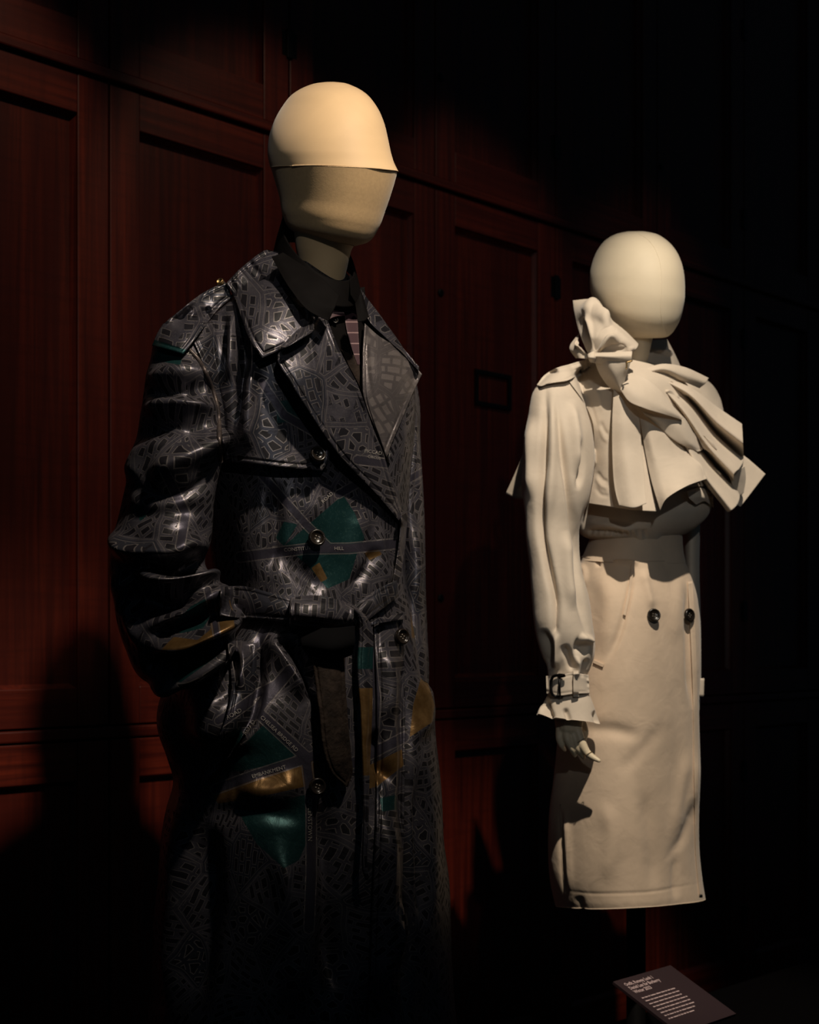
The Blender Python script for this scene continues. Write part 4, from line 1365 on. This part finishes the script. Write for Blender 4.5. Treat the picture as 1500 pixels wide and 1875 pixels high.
kn_ = tube([(1076, 648, 1088, 642, 2.545, .006), (1077, 655, 1091, 654, 2.535, .009), (1080, 663, 1090, 664, 2.545, .006)], 24, 20)
put('knot', kn_, 'cotton', jk)
for pts in ([(1147, 662), (1148, 670), (1147, 676)], [(1147, 664), (1154, 662), (1158, 660)]):
    g = cord(to_world(np.array([(x, y, 2.518) for x, y in pts])), 0.0018, 8, 4)
    put('hook_clasp', g, 'brass', jk)

# far side: collar, shoulder strip, cape and pleated ruffle
fc = sheet([[(1172, 640, 2.73), (1190, 624, 2.77), (1222, 621, 2.82)], [(1168, 660, 2.70), (1205, 655, 2.75), (1237, 650, 2.84)], [(1164, 684, 2.67), (1210, 688, 2.72), (1248, 676, 2.85)], [(1166, 706, 2.66), (1212, 712, 2.70), (1252, 700, 2.84)]], 0.003, 50, 40)
fc.sculpt([(0.010, 5, [(1180, 650), (1210, 645), (1235, 648)]), (-0.008, 5, [(1175, 664), (1210, 664), (1240, 664)]), (0.008, 5, [(1175, 676), (1210, 676), (1240, 672)])])
put('far_collar', fc, 'cotton', jk)
fs_ = sheet([[(1176, 676, 2.655), (1216, 666, 2.665), (1250, 671, 2.69), (1298, 692, 2.74)], [(1178, 684, 2.650), (1214, 676, 2.655), (1248, 686, 2.68), (1292, 702, 2.73)], [(1180, 690, 2.665), (1214, 684, 2.67), (1248, 697, 2.69), (1281, 711, 2.73)]], 0.004, 60, 20)
put('far_epaulette', fs_, 'cotton', jk)
fcape = sheet([[(1240, 684, 2.80), (1280, 690, 2.83), (1302, 702, 2.86), (1318, 726, 2.88), (1325, 750, 2.88)], [(1228, 706, 2.76), (1262, 722, 2.78), (1290, 738, 2.80), (1308, 752, 2.82), (1322, 768, 2.83)]], 0.003, 40, 24)
put('far_shoulder', fcape, 'cotton', jk)
pleats = [
    [(1216, 690, 2.680), (1262, 708, 2.695), (1318, 748, 2.735), (1359, 776, 2.755)],
    [(1215, 693, 2.665), (1262, 715, 2.675), (1317, 762, 2.705), (1360, 792, 2.722)],
    [(1214, 696, 2.660), (1261, 722, 2.668), (1315, 776, 2.690), (1361, 812, 2.705)],
    [(1213, 698, 2.690), (1260, 729, 2.715), (1312, 790, 2.755), (1362, 838, 2.785)],
    [(1212, 700, 2.670), (1258, 736, 2.685), (1310, 801, 2.715), (1361, 846, 2.735)],
    [(1210, 703, 2.650), (1254, 744, 2.655), (1304, 811, 2.675), (1354, 858, 2.690)],
    [(1209, 706, 2.645), (1249, 751, 2.645), (1298, 820, 2.658), (1344, 870, 2.675)],
    [(1208, 709, 2.685), (1245, 757, 2.700), (1293, 829, 2.735), (1346, 890, 2.765)],
    [(1207, 712, 2.665), (1242, 762, 2.670), (1289, 836, 2.690), (1355, 908, 2.705)],
    [(1205, 716, 2.645), (1238, 770, 2.635), (1283, 846, 2.640), (1350, 924, 2.650)],
    [(1204, 719, 2.640), (1235, 776, 2.628), (1277, 852, 2.628), (1340, 934, 2.632)],
    [(1203, 722, 2.655), (1233, 780, 2.650), (1272, 856, 2.650), (1332, 937, 2.655)],
    [(1202, 726, 2.685), (1230, 786, 2.695), (1266, 860, 2.705), (1322, 912, 2.720)],
    [(1201, 730, 2.660), (1226, 792, 2.655), (1260, 862, 2.660), (1314, 884, 2.670)]]
pr = sheet(pleats, 0.003, 130, 260)
pr.sculpt([(-0.010, 2.2, [(1222, 712), (1258, 752), (1300, 822), (1336, 874)]), (-0.008, 2.0, [(1216, 722), (1246, 772), (1280, 826), (1300, 862)]), (0.007, 2.6, [(1218, 706), (1240, 712), (1262, 728)]),
           (-0.007, 1.8, [(1214, 702), (1236, 706), (1256, 720)]), (0.006, 2.4, [(1212, 716), (1230, 720), (1246, 734)]), (-0.006, 2.0, [(1300, 742), (1330, 770), (1358, 796)]),
           (-0.008, 2.2, [(1240, 750), (1290, 810), (1345, 862)])])
put('pleated_ruffle', pr, 'cotton', jk)
cor = sheet([[(1348, 826, 2.785), (1362, 834, 2.79), (1382, 850, 2.79), (1402, 868, 2.79)], [(1346, 860, 2.775), (1356, 876, 2.785), (1368, 888, 2.785), (1380, 897, 2.785)], [(1336, 900, 2.765), (1344, 916, 2.77), (1350, 924, 2.775), (1356, 928, 2.775)]], 0.003, 40, 30)
put('ruffle_corner', cor, 'cotton', jk)
wing = sheet([[(1334, 866, 2.70), (1350, 862, 2.715), (1364, 852, 2.735)], [(1340, 884, 2.715), (1354, 880, 2.73), (1366, 876, 2.745)], [(1346, 906, 2.735), (1356, 908, 2.745), (1362, 902, 2.75)]], 0.003, 24, 20)
put('ruffle_underfold', wing, 'cotton', jk)

# ------------------------------------------------------------------ the beige skirt
sk = thing('trench_skirt', 'beige knee-length trench skirt with high waistband and dark buttons', 'skirt', (WOM[0], WOM[1], 0.82))
wb = body([(a, b, c, d, 2.71, .78) for a, b, c, d in ((1084, 962, 1250, 960), (1080, 985, 1250, 985), (1072, 1006, 1252, 1010), (1064, 1024, 1256, 1030))], 150, 50, 2.4, bulge=4)
put('waistband', wb, 'cotton_skirt', sk)
skt = body([(a, b, c, d, 2.71, r) for a, b, c, d, r in (
    (1066, 1018, 1254, 1024, .78), (1061, 1040, 1262, 1044, .78), (1050, 1085, 1276, 1088, .78), (1040, 1140, 1281, 1140, .78), (1032, 1210, 1283, 1200, .77), (1026, 1290, 1281, 1290, .75),
    (1021, 1350, 1281, 1350, .74), (1013, 1420, 1282, 1420, .73), (1006, 1480, 1281, 1480, .73), (1003, 1560, 1281, 1548, .74), (1008, 1620, 1286, 1612, .75), (1017, 1658, 1292, 1648, .76))], 260, 300, 2.6, bulge=10)
skt.sculpt([
    (0.006, 5, [(1064, 1030), (1072, 1050), (1068, 1075)]), (-0.006, 3, [(1092, 1022), (1096, 1032), (1098, 1040)]), (0.008, 6, [(1120, 1025), (1150, 1026), (1170, 1034)]),
    (0.006, 18, [(1090, 1030), (1116, 1110), (1100, 1200)]), (-0.006, 6, [(1160, 1040), (1150, 1100), (1130, 1170), (1108, 1215)]), (0.006, 8, [(1175, 1040), (1186, 1080), (1196, 1120)]),
    (-0.010, 7, [(1258, 1070), (1262, 1150), (1268, 1300)]), (0.003, 10, [(1245, 1040), (1240, 1100), (1236, 1180)]),
    (-0.006, 14, [(1060, 1335), (1110, 1336), (1180, 1350)]), (-0.003, 14, [(1220, 1320), (1180, 1370), (1130, 1420)]),
    (0.005, 10, [(1262, 1370), (1245, 1450), (1232, 1540)]), (-0.005, 9, [(1268, 1460), (1255, 1520), (1222, 1580)]), (0.003, 9, [(1275, 1380), (1268, 1440), (1250, 1520)]),
    (0.006, 16, [(1100, 1460), (1120, 1530), (1110, 1620)]), (-0.006, 14, [(1180, 1440), (1190, 1530), (1200, 1640)]), (-0.010, 5, [(1026, 1480), (1030, 1560), (1036, 1640)]), (0.006, 5, [(1034, 1480), (1040, 1560), (1044, 1640)]),
    (-0.0012, 2.5, [(1022, 1628), (1090, 1636), (1180, 1634), (1284, 1616)]), (0.001, 9, [(1022, 1645), (1090, 1654), (1180, 1652), (1284, 1634)]),
    (-0.005, 5, [(1060, 1640), (1066, 1656), (1066, 1668)]), (-0.005, 6, [(1240, 1560), (1236, 1600), (1240, 1650)])])
skt.ripple(0.0016, 6, 21, 0.5)
put('skirt_body', skt, 'cotton_skirt', sk)
s1 = bvh(skt)
ff = patch([[(1260, 1066), (1264, 1150), (1270, 1300), (1272, 1450), (1274, 1560), (1281, 1641)], [(1268, 1064, .006), (1273, 1150, .006), (1277, 1300, .006), (1278, 1450, .006), (1279, 1560, .006), (1287, 1641, .001)]], s1, 0.002, 0.004, 120, 12, 6)
put('front_facing', ff, 'cotton_skirt', sk)
pk = patch([[(1156, 1034), (1152, 1072), (1141, 1126)], [(1161, 1034, .002), (1157, 1074, .002), (1146, 1128, .002)]], s1, 0.001, 0.003, 60, 10, 3)
put('pocket_welt', pk, 'cotton_skirt', sk)
pk2 = patch([[(1088, 1208), (1106, 1216)], [(1086, 1214), (1104, 1222)]], s1, 0.001, 0.003, 20, 8, 3)
put('pocket_tab', pk2, 'cotton_skirt', sk)
sl2 = px_cord([(1027, 1472), (1028, 1520), (1030, 1580), (1036, 1636)], s1, 0.0, 0.0016)
put('side_seam', sl2, 'cotton_skirt', sk)
button('button', 1197, 1127, s1, 12.5, sk, 'horn', (0.15, 0.2), 0.006, 0.006)
button('button', 1261, 1127, s1, 13, sk, 'horn', (0.95, 0.1), 0.012, 0.006)

# ================================================================== text placard on its stand
pc = thing('text_placard', 'small sloping aubergine placard with pale text in front of the beige skirt', 'placard', (0.44, 2.36, PZ))
ZA = 2.40
A3 = to_world(np.array([1123, 1797, ZA]))
B3 = to_world(np.array([1228, 1767, ZA * 1.0493]))
tau = math.radians(23.8)
eu = (B3 - A3) / np.linalg.norm(B3 - A3)
ed_ = np.array([F[0] * math.cos(tau), F[1] * math.cos(tau), -math.sin(tau)])
en = np.cross(ed_, eu)
if en[2] < 0:
    en = -en
Wp, Lp = np.linalg.norm(B3 - A3), 0.0609 * ZA * 1.0493


def on_card(u, v, h=0.0):
    return A3 + eu * u + ed_ * v + en * h


V = [on_card(u, v, h) for u in (0, Wp) for v in (0, Lp) for h in (-0.006, 0)]
mk('panel', V, BOXF, 'placard', pc, False, bevel=0.0006)
mid = on_card(Wp * 0.42, Lp * 0.5, -0.006)
n = 16
a = np.linspace(0, 2 * np.pi, n, endpoint=False)
V = np.concatenate([np.column_stack([mid[0] + 0.011 * np.cos(a), mid[1] + 0.011 * np.sin(a), np.full(n, z)]) for z in (PZ + 0.004, mid[2] - 0.001)])
mk('post', V, grid_faces(2, n, True).tolist() + [list(range(n)), list(range(n, 2 * n))], 'steel', pc)
V = np.concatenate([np.column_stack([mid[0] + q * np.cos(a), mid[1] + q * np.sin(a), np.full(n, z)]) for q, z in ((0.07, PZ), (0.07, PZ + 0.006), (0.012, PZ + 0.008))])
mk('base_plate', V, grid_faces(3, n, True).tolist() + [list(range(n)), list(range(2 * n, 3 * n))], 'steel', pc)


def card_text(name, s, u, v, size, width=None, bold=0.0):
    cu = bpy.data.curves.new(name, 'FONT')
    cu.body = s
    cu.size = 1.0
    cu.offset = bold
    cu.resolution_u = 2
    ob = bpy.data.objects.new(name, cu)
    me = bpy.data.meshes.new_from_object(ob)
    bpy.data.objects.remove(ob)
    co = np.empty(len(me.vertices) * 3)
    me.vertices.foreach_get('co', co)
    co = co.reshape(-1, 3)
    fs = [list(p.vertices) for p in me.polygons]
    k = size if width is None else width / max(co[:, 0].max(), 1e-6)
    v_ = np.array([on_card(u + p[0] * k, v - p[1] * size, 0.0006) for p in co])
    mk(name, v_, fs, 'ink', pc, False)


card_text('heading_line', 'Outfit, Runway Look 1', 0.014, 0.0195, 0.0112, 0.080, 0.018)
card_text('heading_line', 'Daniel Lee for Burberry', 0.014, 0.0305, 0.0112, 0.088, 0.018)
card_text('heading_line', 'Winter 2023', 0.014, 0.0415, 0.0112, 0.049, 0.018)
# the small print cannot be read: one strip of ink for every word
rw = random.Random(4)
for i, ln in enumerate((0.098, 0.099, 0.098, 0.101, 0.098, 0.100, 0.090, 0.078)):
    v0 = 0.0565 + i * 0.0087
    u0, q = 0.014, 0.014
    V, Fc = [], []
    while q < u0 + ln - 0.004:
        w = min(rw.uniform(0.004, 0.015), u0 + ln - q)
        for (x0, x1, y0, y1) in [(q, q + w, -0.0011, 0.0011)] + [(q + w * f_, q + w * f_ + 0.0007, -0.0022, 0.0) for f_ in (0.05, rw.uniform(.3, .6))]:
            b = len(V)
            V += [on_card(x0, v0 + y0, .0006), on_card(x1, v0 + y0, .0006), on_card(x1, v0 + y1, .0006), on_card(x0, v0 + y1, .0006)]
            Fc.append((b, b + 1, b + 2, b + 3))
        q += w + 0.0020
    mk('text_line', V, Fc, 'ink', pc, False)
